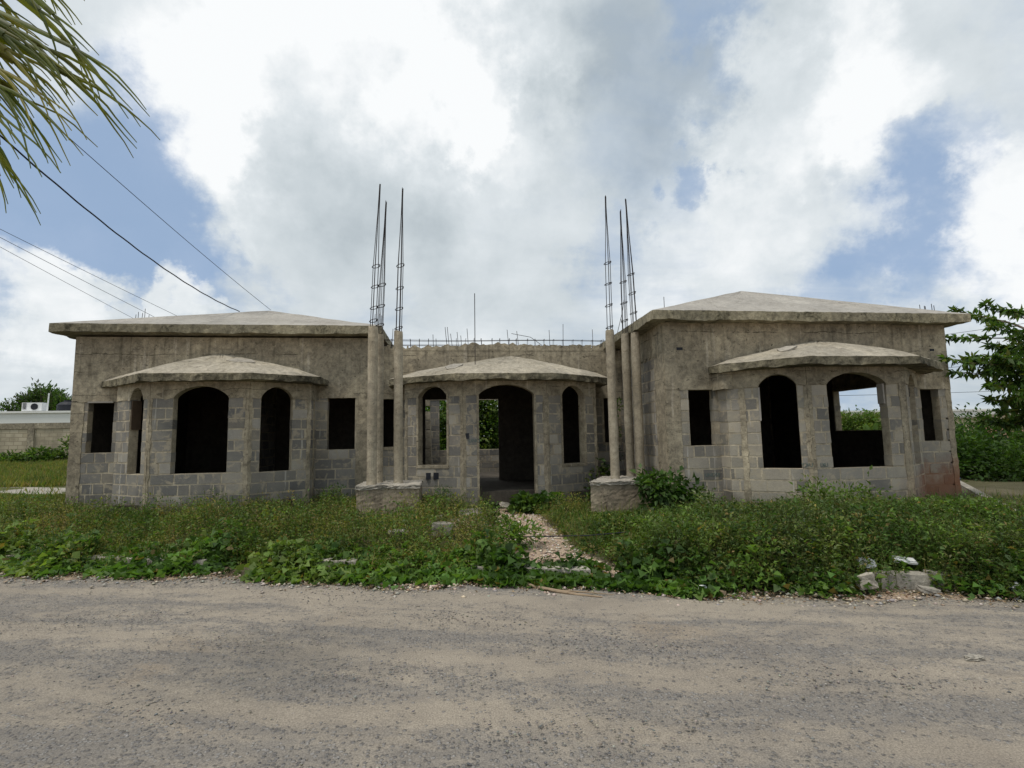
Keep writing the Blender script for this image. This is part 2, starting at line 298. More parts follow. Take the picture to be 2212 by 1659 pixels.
# ------------------------------------------------------------------ the house
HOUSE = empty('unfinished_house', (.9, 11.0, .25), 'single-storey unfinished grey concrete block house with arched bays and two hipped wings', 'house')
BC = [(.205, .196, .178), (.185, .178, .163), (.235, .223, .198), (.225, .208, .178), (.17, .166, .154), (.245, .23, .20), (.195, .187, .17), (.33, .31, .27)]
DK = [(.075, .07, .06), (.06, .058, .052), (.09, .082, .07)]  # block tints darkened to carry the indoor shade on inner walls
BW = [(.285, .265, .225), (.32, .295, .245), (.26, .245, .21), (.34, .31, .255), (.19, .18, .158), (.30, .275, .23), (.275, .258, .222)]
def wall(p0, p1, zb, zs, h, B, top, ops=(), posts=(), t=.15, pal=BC, name='block_wall', band='concrete_band', dens=.07, seed=1, frame=0.0, upper=.016, blocks=True, inner=False, bj=.016):
    R = random.Random(seed); p0 = Vector(p0).to_3d(); p1 = Vector(p1).to_3d(); d = p1 - p0; L = d.length; d.normalize(); n = Vector((d.y, -d.x, 0))
    P = lambda u, w, z: tuple(p0 + d * u + n * w + Vector((0, 0, z)))
    def prism(mb, ua, ub, w0, w1, za, zbb, zta, ztb, mi=0, tint=(1, 1, 1)):
        mb.hexa([P(ua, w1, za), P(ub, w1, zbb), P(ub, w0, zbb), P(ua, w0, za), P(ua, w1, zta), P(ub, w1, ztb), P(ub, w0, ztb), P(ua, w0, zta)], mi, tint)
    def head(o, u):
        if o[4] <= o[3]: return o[3]
        s = (2 * (u - o[0]) / (o[1] - o[0]) - 1); return o[3] + (o[4] - o[3]) * max(0, 1 - s * s) ** .72
    bps = {0.0, L}
    for o in ops:
        bps |= {o[0], o[1]}
        if o[4] > o[3]: bps |= {o[0] + (o[1] - o[0]) * (1 - math.cos(PI * k / 16)) / 2 for k in range(17)}
    k = int(L / dens); bps |= {L * i / k for i in range(k)}
    bps = sorted(b for b in bps if -1e-6 <= b <= L + 1e-6); bb = [bps[0]]
    for b in bps[1:]:
        if b - bb[-1] > .004: bb.append(b)
        elif any(abs(b - e) < 1e-6 for o in ops for e in o[:2]): bb[-1] = b
    core = MB(); bnd = MB(); jit = {b: R.uniform(-bj, bj * .5) for b in bb}
    for ua, ub in zip(bb[:-1], bb[1:]):
        mid = (ua + ub) / 2; op = next((o for o in ops if o[0] < mid < o[1]), None)
        if op is None:
            prism(core, ua, ub, -t, 0, zb, zb, B + .02, B + .02)
            if top: prism(bnd, ua, ub, -t - .005, upper, B + jit[ua], B + jit[ub], top, top)
        else:
            if op[2] > zb: prism(core, ua, ub, -t, 0, zb, zb, op[2] - .004, op[2] - .004)
            ha, hb = head(op, ua), head(op, ub); j = .25
            if top: prism(bnd, ua, ub, -t - .005, upper, ha + jit[ua] * j, hb + jit[ub] * j, top, top)
    pz = []
    for (ua, ub) in posts:      # cast-in-place corner posts, rough sided
        z = zb
        ja = R.uniform(-.012, .012); jb = R.uniform(-.012, .012)
        while z < B - .02:
            z2 = min(B + .01, z + R.uniform(.05, .12)); na, nb_ = R.uniform(-.014, .014), R.uniform(-.014, .014)
            w = .0095 + R.uniform(0, .004)
            core.hexa([P(ua + ja, w, z), P(ub + jb, w, z), P(ub + jb, -.05, z), P(ua + ja, -.05, z), P(ua + na, w, z2), P(ub + nb_, w, z2), P(ub + nb_, -.05, z2), P(ua + na, -.05, z2)], 1)
            z = z2; ja, jb = na, nb_
    if frame:
        for o in ops:
            for ua, ub in ((o[0] - frame, o[0] + .008), (o[1] - .008, o[1] + frame)):
                prism(core, ua, ub, -t - .01, .012, max(zb, o[2] - .03), max(zb, o[2] - .03), B + .004, B + .004, 1)
            if o[2] > zb: prism(core, o[0] - frame, o[1] + frame, -t - .01, .016, o[2] - .055, o[2] - .055, o[2] + .004, o[2] + .004, 1)
    if blocks:
        cut = sorted([(a, b) for a, b in posts])
        i0 = -int((zs - zb) / h) - 1; i = i0
        while zs + i * h < B - .03:
            za, zt = max(zs + i * h + .0125, zb - .02), min(zs + (i + 1) * h - .0125, B + .012)
            u = -((i % 2) * .2) - (.07 * (i % 3)); i += 1
            if zt - za < .03: continue
            while u < L:
                w = .4 if R.random() < .8 else .2
                segs = [(max(u + .0125, 0), min(u + w - .0125, L))]; u += w
                holes = list(cut) + [(o[0] + R.uniform(-.008, .006), o[1] + R.uniform(-.006, .008)) for o in ops if zt > o[2] + .02 and za < o[3] - .02]
                for a, b in holes:
                    ns = []
                    for s0, s1 in segs:
                        if b <= s0 or a >= s1: ns.append((s0, s1))
                        else:
                            if a > s0: ns.append((s0, a))
                            if b < s1: ns.append((b, s1))
                    segs = ns
                for s0, s1 in segs:
                    if s1 - s0 < .035: continue
                    c = R.choice(pal); v = R.uniform(.90, 1.10); c = tuple(x * v for x in c)
                    wj = .0025 + R.uniform(0, .003); q = lambda: R.uniform(-.006, .006)
                    core.hexa([P(s0 + q(), wj + q() * .3, za + q()), P(s1 + q(), wj, za + q()), P(s1, -t - .005, za), P(s0, -t - .005, za), P(s0 + q(), wj, zt + q()), P(s1 + q(), wj + q() * .3, zt + q()), P(s1, -t - .005, zt), P(s0, -t - .005, zt)], 2, c)
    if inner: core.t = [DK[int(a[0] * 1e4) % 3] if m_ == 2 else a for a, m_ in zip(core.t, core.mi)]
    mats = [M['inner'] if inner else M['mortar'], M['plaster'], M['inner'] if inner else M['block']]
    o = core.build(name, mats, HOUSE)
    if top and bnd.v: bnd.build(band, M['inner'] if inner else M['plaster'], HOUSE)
    return o
G = .2
# left wing front wall, its bay
LW = (-7.34, 10.92)
wall(LW, (-6.3, 10.92), G, 1.43, .2, 2.43, 3.72, ops=[(.29, .76, 1.43, 2.43, 2.43)], posts=[(0, .22)], seed=2)
wall((-2.74, 10.92), (-1.62, 10.92), G, 1.40, .2, 2.46, 3.72, ops=[(.22, .78, 1.40, 2.46, 2.46)], posts=[(.80, 1.12)], seed=3)
wall((-6.3, 10.922), (-2.74, 10.922), 2.76, 3.0, .2, 2.78, 3.72, seed=4, blocks=False)
wall((-6.30, 10.55), (-5.37, 9.9), G, 1.04, .196, 2.40, 2.72, ops=[(.47, .92, 1.04, 2.40, 2.62)], posts=[(1.06, 1.14)], seed=5)
wall((-5.37, 9.9), (-3.67, 9.9), G, 1.04, .196, 2.40, 2.72, ops=[(.39, 1.34, 1.04, 2.40, 2.62)], posts=[(0, .04), (1.63, 1.70)], seed=6)
wall((-3.67, 9.9), (-2.74, 10.5), G, 1.03, .196, 2.40, 2.72, ops=[(.195, .765, 1.03, 2.40, 2.62)], posts=[(0, .05), (1.04, 1.11)], seed=7)
wall((-2.74, 10.5), (-2.74, 10.92), G, 1.03, .196, 2.40, 2.72, seed=8, posts=[(.2, .27)])
wall((-6.30, 10.92), (-6.30, 10.55), G, 1.03, .196, 2.40, 2.72, seed=9)
# centre wall with entrance bay
CY = 11.1
wall((-1.62, CY), (-.88, CY), G, 1.42, .2, 2.44, 3.50, ops=[(.13, .46, 1.42, 2.44, 2.44)], seed=10, frame=.03)
wall((3.0, CY), (3.88, CY), G, 1.42, .2, 2.42, 3.50, ops=[(.42, .78, 1.42, 2.42, 2.42)], seed=11, frame=.04)
wall((-.88, CY + .002), (3.0, CY + .002), 2.76, 3.0, .2, 2.78, 3.50, seed=12, blocks=False)
wall((-.88, 10.28), (.25, 9.72), G, 1.05, .197, 2.39, 2.70, ops=[(.29, .92, 1.07, 2.39, 2.60)], posts=[(.0, .05), (1.2, 1.26)], seed=13, frame=.035)
wall((.25, 9.72), (1.86, 9.72), G, 1.05, .197, 2.39, 2.70, ops=[(.29, 1.37, G, 2.39, 2.60)], posts=[(0, .05), (1.54, 1.61)], seed=14, frame=.035)
wall((1.86, 9.72), (3.0, 10.28), G, 1.04, .197, 2.39, 2.70, ops=[(.375, .95, 1.04, 2.39, 2.60)], posts=[(0, .05), (1.21, 1.27)], seed=15, frame=.035)
wall((3.0, 10.28), (3.0, CY), G, 1.04, .197, 2.39, 2.70, seed=16)
wall((-.88, CY), (-.88, 10.28), G, 1.04, .197, 2.39, 2.70, seed=17)
# ragged top of the centre wall
mb = MB(); R = random.Random(5); x = -1.6; z = 3.53
while x < 3.7:
    z2 = 3.55 + .05 * math.exp(-((x - 1.0) / 1.3) ** 2) * 2 + R.uniform(-.03, .045); x2 = x + R.uniform(.04, .1)
    mb.hexa([(x, CY - .02, 3.49), (x2, CY - .02, 3.49), (x2, CY + .15, 3.49), (x, CY + .15, 3.49), (x, CY - .018, z), (x2, CY - .018, z2), (x2, CY + .15, z2 - .02), (x, CY + .15, z - .02)]); x, z = x2, z2
for k in range(60):
    x = R.choice([-1.5, 1.9, 2.6, 3.5]) + R.gauss(0, .45); s = R.uniform(.015, .05)
    if -1.55 < x < 3.7: mb.box(x - s, x + s, CY - .01, CY + .08, 3.5, 3.58 + s, j=s * .4)
mb.build('broken_wall_top', M['plaster'], HOUSE)
# right wing front wall and bay
wall((3.70, 8.39), (4.65, 8.39), G, 1.385, .2, 2.35, 3.55, ops=[(.41, .88, 1.385, 2.35, 2.35)], posts=[(0, .26)], pal=BW, seed=20)
wall((8.25, 8.39), (9.24, 8.39), G, 1.38, .2, 2.33, 3.55, ops=[(.36, .74, 1.38, 2.33, 2.33)], posts=[(.88, .99)], pal=BW, seed=21)
wall((4.65, 8.392), (8.25, 8.392), 2.67, 3.0, .2, 2.69, 3.55, seed=22, blocks=False)
wall((4.65, 8.1), (5.64, 7.45), G, 1.01, .19, 2.34, 2.62, ops=[(.49, 1.045, 1.01, 2.34, 2.53)], posts=[(.19, .28), (1.13, 1.19)], pal=BW, seed=23)
wall((5.64, 7.45), (7.37, 7.45), G, 1.01, .19, 2.34, 2.62, ops=[(.345, 1.395, 1.01, 2.34, 2.53)], posts=[(0, .07), (1.62, 1.73)], pal=BW, seed=24)
wall((7.37, 7.45), (8.25, 8.1), G, 1.01, .19, 2.34, 2.62, ops=[(.3, .85, 1.01, 2.34, 2.53)], posts=[(0, .05)], pal=BW, seed=25)
wall((8.25, 8.1), (8.25, 8.39), G, 1.01, .19, 2.34, 2.62, pal=BW, seed=26)
wall((4.65, 8.39), (4.65, 8.1), G, 1.01, .19, 2.34, 2.62, pal=BW, seed=27)
# side wall of the right wing facing the entrance
wall((3.90, 11.3), (3.70, 8.39), G, 1.385, .2, 3.02, 3.55, posts=[(2.42, 2.92)], pal=BC, seed=28, bj=.05)
wall((9.24, 8.39), (9.24, 16), G, 1.6, .2, 2.52, 3.55, ops=[(1.20, 2.72, 1.6, 2.52, 2.52)], pal=BW, seed=29, dens=.2)
# outer side and rear walls, inner partitions, some added to keep the rooms dark
wall((-7.34, 16.5), (-7.34, 10.92), G, 1.43, .2, 2.43, 3.72, ops=[(3.7, 4.62, 1.43, 2.43, 2.43)], posts=[(5.4, 5.58)], seed=30, dens=.2)
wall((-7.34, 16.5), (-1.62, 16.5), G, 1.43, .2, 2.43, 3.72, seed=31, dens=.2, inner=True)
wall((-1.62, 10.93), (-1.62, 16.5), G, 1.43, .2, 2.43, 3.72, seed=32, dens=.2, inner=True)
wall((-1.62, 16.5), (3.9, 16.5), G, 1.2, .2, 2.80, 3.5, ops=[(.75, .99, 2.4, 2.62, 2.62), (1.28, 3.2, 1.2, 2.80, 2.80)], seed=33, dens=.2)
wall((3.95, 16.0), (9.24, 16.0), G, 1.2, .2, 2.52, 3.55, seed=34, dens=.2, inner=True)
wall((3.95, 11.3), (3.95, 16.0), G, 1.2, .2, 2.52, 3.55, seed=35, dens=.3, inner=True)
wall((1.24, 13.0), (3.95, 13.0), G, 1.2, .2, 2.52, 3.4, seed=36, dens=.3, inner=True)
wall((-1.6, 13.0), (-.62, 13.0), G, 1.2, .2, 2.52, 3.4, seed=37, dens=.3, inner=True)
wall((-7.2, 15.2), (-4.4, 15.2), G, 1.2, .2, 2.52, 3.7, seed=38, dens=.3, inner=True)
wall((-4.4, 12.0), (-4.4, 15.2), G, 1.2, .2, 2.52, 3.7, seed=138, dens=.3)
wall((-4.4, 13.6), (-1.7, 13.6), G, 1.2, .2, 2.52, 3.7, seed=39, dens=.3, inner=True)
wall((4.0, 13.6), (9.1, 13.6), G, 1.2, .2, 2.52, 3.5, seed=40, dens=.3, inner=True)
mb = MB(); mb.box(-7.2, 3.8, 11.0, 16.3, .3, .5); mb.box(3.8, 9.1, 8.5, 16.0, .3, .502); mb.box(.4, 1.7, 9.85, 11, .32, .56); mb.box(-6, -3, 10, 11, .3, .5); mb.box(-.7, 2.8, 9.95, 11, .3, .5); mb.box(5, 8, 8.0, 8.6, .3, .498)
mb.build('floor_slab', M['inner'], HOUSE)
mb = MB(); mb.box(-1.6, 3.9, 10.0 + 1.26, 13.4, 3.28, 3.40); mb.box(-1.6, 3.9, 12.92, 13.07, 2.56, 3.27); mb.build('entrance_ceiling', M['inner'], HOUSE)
mb = MB(); mb.box(-7.187, -7.178, 11.08, 12.0, .5, 3.7); mb.box(-7.187, -7.178, 12.85, 15.2, .5, 3.7); mb.box(-7.17, -4.45, 15.0, 15.04, .5, 3.7); mb.build('shade_liner', M['inner'], HOUSE)  # dark sheets added over the left room's walls to stand for shade
mb = MB(); mb.box(9.075, 9.085, 8.55, 9.57, .5, 3.5); mb.box(9.075, 9.085, 11.13, 13.5, .5, 3.5); mb.box(9.075, 9.085, 9.57, 11.13, .5, 1.58); mb.build('shade_liner', M['inner'], HOUSE)  # added dark lining, paints shade on the right wall's inner face
# stair-like pile of blocks seen through the left arch of the entrance bay
mb = MB()
for i in range(7): mb.box(-.98 + .02 * i, -.52 - .01 * i, 15.2, 15.6, .5 + i * .27, .5 + i * .27 + .25, j=.01)
mb.build('block_pier', M['mortar'], HOUSE)
# roofs and canopies: sloped screed on a cast slab with a ragged edge
def slab(name, outline, apex, zt, th, closed, seed, topmat, rings=9, rag=.012, parent=HOUSE, step=.09, ridge=None, topj=.008):
    R = random.Random(seed); pts = []
    P = [Vector((a, b)) for a, b in outline]; n = len(P); segs = n if closed else n - 1
    cx = sum(p.x for p in P) / n; cy = sum(p.y for p in P) / n
    for i in range(segs):
        a, b = P[i], P[(i + 1) % n]; k = max(1, int((b - a).length / step))
        for j in range(k): pts.append(a.lerp(b, j / k))
    if not closed: pts.append(P[-1])
    m = len(pts); mb = MB(); V = []; base = 0
    def ap(p):
        if ridge: 
            y = min(max(p.y, ridge[0]), ridge[1]); return (apex[0], y, apex[2])
        return apex
    jo = [Vector((R.uniform(-rag, rag), R.uniform(-rag, rag))) for _ in pts]; zj = [0.0] * m
    for i in range(1, m): zj[i] = .6 * zj[i - 1] + R.uniform(-rag, rag)
    out = [(p + o * .4) for p, o in zip(pts, jo)]; low = [(p + o) for p, o in zip(pts, jo)]
    for r in range(rings + 1):
        t = r / rings
        for i, p in enumerate(out):
            a = ap(pts[i]); q = (lerp(p.x, a[0], t), lerp(p.y, a[1], t), lerp(zt, a[2], t if closed else t ** .82) + (R.uniform(-topj, topj) if 0 < r < rings else R.uniform(-.004, .004) * (r == 0)))
            V.append(q)
    mid = len(V)
    for i, p in enumerate(low):
        mm = (out[i] + p) / 2 + jo[(i * 7 + 3) % m] * .5; V.append((mm.x, mm.y, zt - th * .5))
    lo = len(V)
    for i, p in enumerate(low): V.append((p.x, p.y, zt - th + zj[i]))
    inn = len(V)
    for i, p in enumerate(pts): V.append((lerp(p.x, cx, .15), lerp(p.y, cy, .15), zt - th + .005))
    ctr = len(V); V.append((cx, cy, zt - th + .004))
    F0, F1 = [], []
    rngm = range(m) if closed else range(m - 1)
    for i in rngm:
        j = (i + 1) % m
        for r in range(rings):
            F0.append((r * m + i, r * m + j, (r + 1) * m + j, (r + 1) * m + i))
        F1.append((mid + i, mid + j, j, i)); F1.append((lo + i, lo + j, mid + j, mid + i)); F1.append((inn + i, inn + j, lo + j, lo + i)); F1.append((ctr, inn + j, inn + i))
    mb.add(V, F0, 0); mb.f += F1; mb.mi += [1] * len(F1); mb.t += [(1, 1, 1)] * len(F1)
    return mb.build(name, [topmat, M['rough_edge'] if not closed else M['fascia']], parent)
slab('hip_roof', [(-7.64, 10.62), (-1.40, 10.62), (-1.40, 17.0), (-7.64, 17.0)], (-4.52, 13.25, 4.87), 3.93, .17, True, 41, M['rooftop'], ridge=(13.25, 14.0))
slab('hip_roof', [(3.42, 8.11), (9.53, 8.11), (9.53, 16.3), (3.52, 16.3)], (6.44, 10.35, 4.72), 3.69, .16, True, 42, M['rooftop'], ridge=(10.35, 13.5))
slab('bay_canopy', [(-6.82, 10.90), (-6.44, 10.56), (-5.42, 9.58), (-3.55, 9.55), (-2.50, 10.2), (-2.50, 10.90)], (-4.64, 10.90, 3.38), 2.82, .125, False, 43, M['canopy'], topj=.014, rag=.018)
slab('bay_canopy', [(-1.25, 11.08), (-1.2, 10.3), (.12, 9.4), (2.0, 9.4), (3.3, 10.25), (3.35, 11.08)], (1.35, 11.08, 3.37), 2.78, .115, False, 44, M['canopy'], topj=.014, rag=.016)
slab('bay_canopy', [(4.50, 8.37), (4.50, 8.0), (5.45, 7.1), (7.35, 7.1), (8.55, 7.85), (8.72, 8.37)], (6.6, 8.37, 3.22), 2.74, .125, False, 45, M['canopy'], topj=.014, rag=.016)
mb = MB(); mb.box(4.55, 4.72, 8.02, 8.372, 2.33, 2.61, j=.004); mb.build('beam_stub', M['plaster'], HOUSE)
# weathered timber left at the openings
mb = MB(); mb.box(-7.03, -6.57, 10.86, 10.99, 2.40, 2.426); mb.build('lintel_board', M['wood'], HOUSE)
mb = MB(); d = Vector((-5.37 + 6.30, 9.9 - 10.55, 0)).normalized(); a = Vector((-6.3, 10.55, 0)) + d * .485; n = Vector((-d.y, d.x, 0))
mb.hexa([tuple(a + d * s * .022 + n * q + Vector((0, 0, z))) for z in (1.85, 2.39) for s, q in ((0, .01), (1, .01), (1, .17), (0, .17))]); mb.build('jamb_board', M['oldwood'], HOUSE)
mb = MB(); mb.box(6.995, 7.022, 7.47, 7.59, 2.02, 2.345); mb.build('jamb_board', M['wood'], HOUSE)
d = Vector((.99, -.65, 0)).normalized(); a = Vector((4.65, 8.1, 0)) + d * .49
mb = MB(); n = Vector((-d.y, d.x, 0)); mb.hexa([tuple(a + d * s * .02 + n * q + Vector((0, 0, z))) for z in (1.78, 2.33) for s, q in ((-.3, -.014), (1, -.014), (1, .13), (-.3, .13))]); mb.build('jamb_board', M['wood'], HOUSE)
# dark boxes standing for the shade inside drain and chipped holes
for (x, y, z, s) in ((3.99, 8.39, 3.07, .035), (8.93, 8.39, 3.06, .03)):
    mb = MB(); mb.box(x - s * 1.6, x + s * 1.6, y - .0185, y + .02, z - s * .7, z + s * .7); mb.build('wall_hole_shade', M['dark'], HOUSE)
for (x, y, z, s) in ((.33, 9.715, 1.62, .035), (-.42, 10.03, .87, .05), (-.27, 9.955, .87, .05)):
    mb = MB(); mb.box(x - s, x + s, y - .012, y + .05, z - s * 1.3, z + s * 1.3, j=.012); mb.build('broken_block_shade', M['dark'], HOUSE)
M['ink'] = simple('faded_green_ink', (.09, .13, .12), .9, .3, 20)
# mason's pencilled letters on blocks
def text(s, loc, size, rz, col=(.05, .13, .13)):
    cu = D.curves.new('t', 'FONT'); cu.body = s; cu.size = size; cu.extrude = .0012; ob = D.objects.new('t', cu); COL.objects.link(ob)
    dg = bpy.context.evaluated_depsgraph_get(); me = D.meshes.new_from_object(ob.evaluated_get(dg)); D.objects.remove(ob)
    me.materials.clear(); me.materials.append(M['ink'])
    o = D.objects.new('painted_letters', me); COL.objects.link(o); o.parent = HOUSE
    o.location = Vector(loc) - Vector(HOUSE.location); o.rotation_euler = (PI / 2, 0, rz); return o
text('UNO', (.345, 9.702, 1.50), .095, 0)
for (sx, sy, sz, rz, wd, bd) in ((5.545, 7.500, 1.04, math.atan2(-.65, .99), .115, 'UKY'), (5.80, 7.441, 1.035, 0, .10, 'UKI')):
    o = text(bd, (sx, sy, sz), .085, rz); o.scale = (-1, 1, 1); o.location.x += wd * math.cos(rz); o.location.y += wd * math.sin(rz)
text('UNOSE', (4.33, 8.383, .85), .085, 0)
# rebar: stubs on the roofs, long rod, wall-top cage
def bars(lst, name='rebar_stub', r=.006, parent=HOUSE):
    for pts in lst: mb = MB(); mb.tube(pts, r, 5); mb.build(name, M['rust'], parent)
bars([[(-8.24 + 1.02 + .07 * i, 12.5, 4.1), (-7.2 + .07 * i + .01 * (-1) ** i, 12.5, h)] for i, h in enumerate((4.56, 4.62, 4.60, 4.70, 4.55, 4.50))])
bars([[(-1.72 + dx, 11.8, 3.95), (-1.72 + dx + .02, 11.8, h)] for dx, h in ((0, 4.46), (.1, 4.47), (.15, 4.43), (.03, 4.4))])
bars([[(9.0 + dx - 1.9, 8.9 + .9, 3.8), (9.0 + dx - 1.92, 9.8, h)] for dx, h in ()] + [[(9.12 + dx, 8.7, 3.7), (9.12 + dx - .01, 8.7, h)] for dx, h in ((0, 4.01), (.1, 3.99), (.12, 3.98), (.26, 4.03), (.31, 4.0))])
bars([[(4.12, 9.2, 3.9), (4.12, 9.2, 4.23)]]); bars([[(3.62, 10.1, 3.7), (3.56, 10.1, 4.0)], [(3.66, 10.3, 3.7), (3.66, 10.3, 4.0)], [(3.5, 10.2, 3.7), (3.64, 10.2, 4.2), (3.68, 10.2, 4.45)]])
bars([[(.50, 10.0, 2.9), (.505, 10.0, 4.47)]], 'rebar_rod', .008)
for g in ([(-1.25, 3.98), (-1.08, 3.87), (-1.05, 3.92), (-1.02, 3.93)], [(-.35, 3.86), (-.05, 4.03), (-.0, 4.03), (.07, 3.88), (.2, 3.92), (.27, 3.84)], [(.4 + .02, 4.0)], [(1.32, 3.98)], [(1.55, 3.95)], [(2.25, 3.98)], [(2.55, 4.12)], [(3.25, 4.0)], [(3.5, 3.78), (3.57, 3.8), (3.62, 3.78)]):
    bars([[(x, CY + .06, 3.5), (x + random.uniform(-.06, .03), CY + .06, z)] for x, z in g])
bars([[(1.37, CY, 3.88), (1.8, CY, 3.80), (2.05, CY, 3.62)]])
mb = MB()
for y in (CY + .02, CY + .11):
    for z, am in ((3.60, .012), (3.715, .02)):
        mb.tube([(x, y, z + am * math.sin(x * 1.3 + z * 9 + y * 3) + .03 * math.exp(-((x - 1) / 1.5) ** 2)) for x in np.arange(-1.5, 3.75, .3)], .0055, 5)
x = -1.45
while x < 3.7:
    dz = .03 * math.exp(-((x - 1) / 1.5) ** 2); s = random.uniform(-.02, .02)
    mb.tube([(x, CY + .01, 3.57 + dz), (x + s, CY + .01, 3.745 + dz), (x + s, CY + .12, 3.745 + dz), (x, CY + .12, 3.57 + dz), (x, CY + .01, 3.57 + dz)], .0055, 5); x += random.uniform(.17, .24)
mb.build('rebar_cage', M['rust'], HOUSE)
# ------------------------------------------------------------------ pedestals with columns
def rough_box(name, x0, x1, y0, y1, z0, z1, mt, parent, seed, n=14, j=.012, skew=0.0):
    R = random.Random(seed); mb = MB(); V = {}
    def vid(key, p):
        if key not in V: V[key] = len(mb.v); mb.v.append((p[0] + R.uniform(-j, j), p[1] + R.uniform(-j, j), p[2] + R.uniform(-j, j)))
        return V[key]
    g = lambda i, j_, k: (lerp(x0 + skew * j_ / n, x1, i / n), lerp(y0, y1, j_ / n), lerp(z0, z1, k / n))
    for a in range(n):
        for b in range(n):
            for q in (((a, b, n), (a+1, b, n), (a+1, b+1, n), (a, b+1, n)), ((a, 0, b), (a+1, 0, b), (a+1, 0, b+1), (a, 0, b+1)), ((a, n, b), (a, n, b+1), (a+1, n, b+1), (a+1, n, b)), ((0, a, b), (0, a, b+1), (0, a+1, b+1), (0, a+1, b)), ((n, a, b), (n, a+1, b), (n, a+1, b+1), (n, a, b+1))):
                mb.f.append(tuple(vid(k, g(*k)) for k in q)); mb.mi.append(0); mb.t.append((1, 1, 1))
    return mb.build(name, mt, parent)
def pedestal(loc, x0, x1, y0, y1, zt, label, cols, seed, skew=0.0):
    P = empty('column_pedestal', loc, label, 'pedestal', 'pedestals carrying thin round concrete columns')
    rough_box('base', x0, x1, y0, y1, 0.0, zt - .05, M['pedestal'], P, seed, n=22, j=.004, skew=skew)
    cap = rough_box('cap', x0 - .015, x1 + .015, y0 - .015, y1 + .015, zt - .055, zt, M['rubble'], P, seed + 1, n=16, j=.014, skew=skew)
    for (bx, by, tx, ty, ztop, rr, top, stir, sd) in cols:
        R = random.Random(sd); mb = MB(); n = 16; V = []; K = 34
        for k in range(K + 1):
            t = k / K; z = lerp(zt - .02, ztop, t); r = rr * (1 + .03 * (1 if (k // 8) % 2 else 0)) * (1 + R.uniform(-.012, .012)) * (1.12 if k == 0 else 1) * (.93 if k == K else 1)
            for q in range(n):
                an = 2 * PI * q / n; rq = r * (1 + R.uniform(-.012, .012)); V.append((lerp(bx, tx, t) + rq * math.cos(an), lerp(by, ty, t) + rq * math.sin(an), z + (R.uniform(-.012, .012) if k == K else 0)))
        mb.v = V
        for k in range(K):
            for q in range(n): mb.f.append((k*n+q, k*n+(q+1) % n, (k+1)*n+(q+1) % n, (k+1)*n+q)); mb.mi.append(0); mb.t.append((1, 1, 1))
        mb.f.append(tuple(K*n+q for q in range(n))); mb.mi.append(0); mb.t.append((1, 1, 1))
        co = mb.build('column', M['column'], P, smooth=False)
        for q in range(5):
            an = 2 * PI * q / 5 + sd; bx2, by2 = tx + .052 * math.cos(an), ty + .052 * math.sin(an); zk = stir[0]
            fr = (zk - ztop) / (top[2] - ztop); mb = MB()
            pts = [(bx2, by2, ztop - .1), (lerp(bx2, top[0] + .045 * math.cos(an), fr), lerp(by2, top[1] + .045 * math.sin(an), fr), zk), (lerp(tx, top[0], .8) + .014 * math.cos(an), ty + .014 * math.sin(an), lerp(ztop, top[2], .8)), (top[0] + .009 * math.cos(an + 1), top[1] + .012 * math.sin(an + 1), top[2] - R.uniform(0, .06))]
            mb.tube(pts, .0062, 5); mb.build('rebar', M['rust'], co)
        for zk in stir:
            fr = (zk - ztop) / (top[2] - ztop); cx, cy = lerp(tx, top[0], fr), lerp(ty, top[1], fr); tl = R.uniform(-.3, .3)
            mb = MB(); mb.tube([(cx + .068 * math.cos(a), cy + .068 * math.sin(a), zk + .02 * math.cos(a + tl) + .003 * a) for a in [2 * PI * i / 14 for i in range(17)]], .0065, 5); mb.build('stirrup', M['rust'], co)
    return P
pedestal((-1.02, 9.0, .2), -1.53, -.52, 8.72, 9.62, .83, 'rough brown concrete pedestal carrying three thin columns beside the left wing',
    [(-1.32, 8.95, -1.32, 8.95, 3.54, .084, (-1.225, 8.95, 6.16), [4.62, 4.25, 3.85 + .02, 3.62 + .02][:4], 51),
     (-1.27, 9.40, -1.27, 9.40, 3.50, .078, (-1.17, 9.40, 6.06), [4.42, 4.02, 3.66], 52),
     (-.895, 9.12, -.905, 9.12, 3.50, .078, (-.84, 9.12, 6.20), [4.70, 4.28, 3.90, 3.55], 53)], 54)
pedestal((2.8, 8.8, .2), 2.34, 3.50, 8.48, 9.55, .81, 'rough brown concrete pedestal with crumbled white top carrying three thin columns beside the leafy bush',
    [(2.93, 8.95, 2.93, 8.95, 3.51, .080, (2.95, 8.95, 6.11), [4.78, 4.38, 3.97, 3.56], 55),
     (3.37, 9.36, 3.37, 9.36, 3.53, .078, (3.38, 9.36, 6.05), [4.55, 4.13, 3.78], 56),
     (3.46, 9.10, 3.47, 9.10, 3.50, .082, (3.40, 9.10, 6.15), [4.62, 4.25, 3.87], 57)], 58, skew=.55)
# ------------------------------------------------------------------ leaves
def nrm(a): return a / np.maximum(np.linalg.norm(a, axis=-1, keepdims=True), 1e-9)
def leaves(P, Dr, Ln, Wd, fold=.25, roll=None, droop=.25):
    """diamond leaves of six points, bent along the midrib -> V, F"""
    n = len(P); Dr = nrm(Dr); rv = nrm(rng.normal(size=(n, 3)) * .6 + np.array([0, 0, 1.0])) if roll is None else roll
    S = nrm(np.cross(Dr, rv)); N = nrm(np.cross(S, Dr)); Ln = np.asarray(Ln)[:, None]; Wd = np.asarray(Wd)[:, None]
    mid = P + Dr * Ln * .45; tip = P + Dr * Ln - N * Ln * droop
    V = np.stack([P, mid + S * Wd * .5 + N * Wd * fold, tip, mid - S * Wd * .5 + N * Wd * fold], 1).reshape(-1, 3)
    i = np.arange(n)[:, None] * 4; F = np.concatenate([i, i + 1, i + 2, i + 3], 1); return V, F
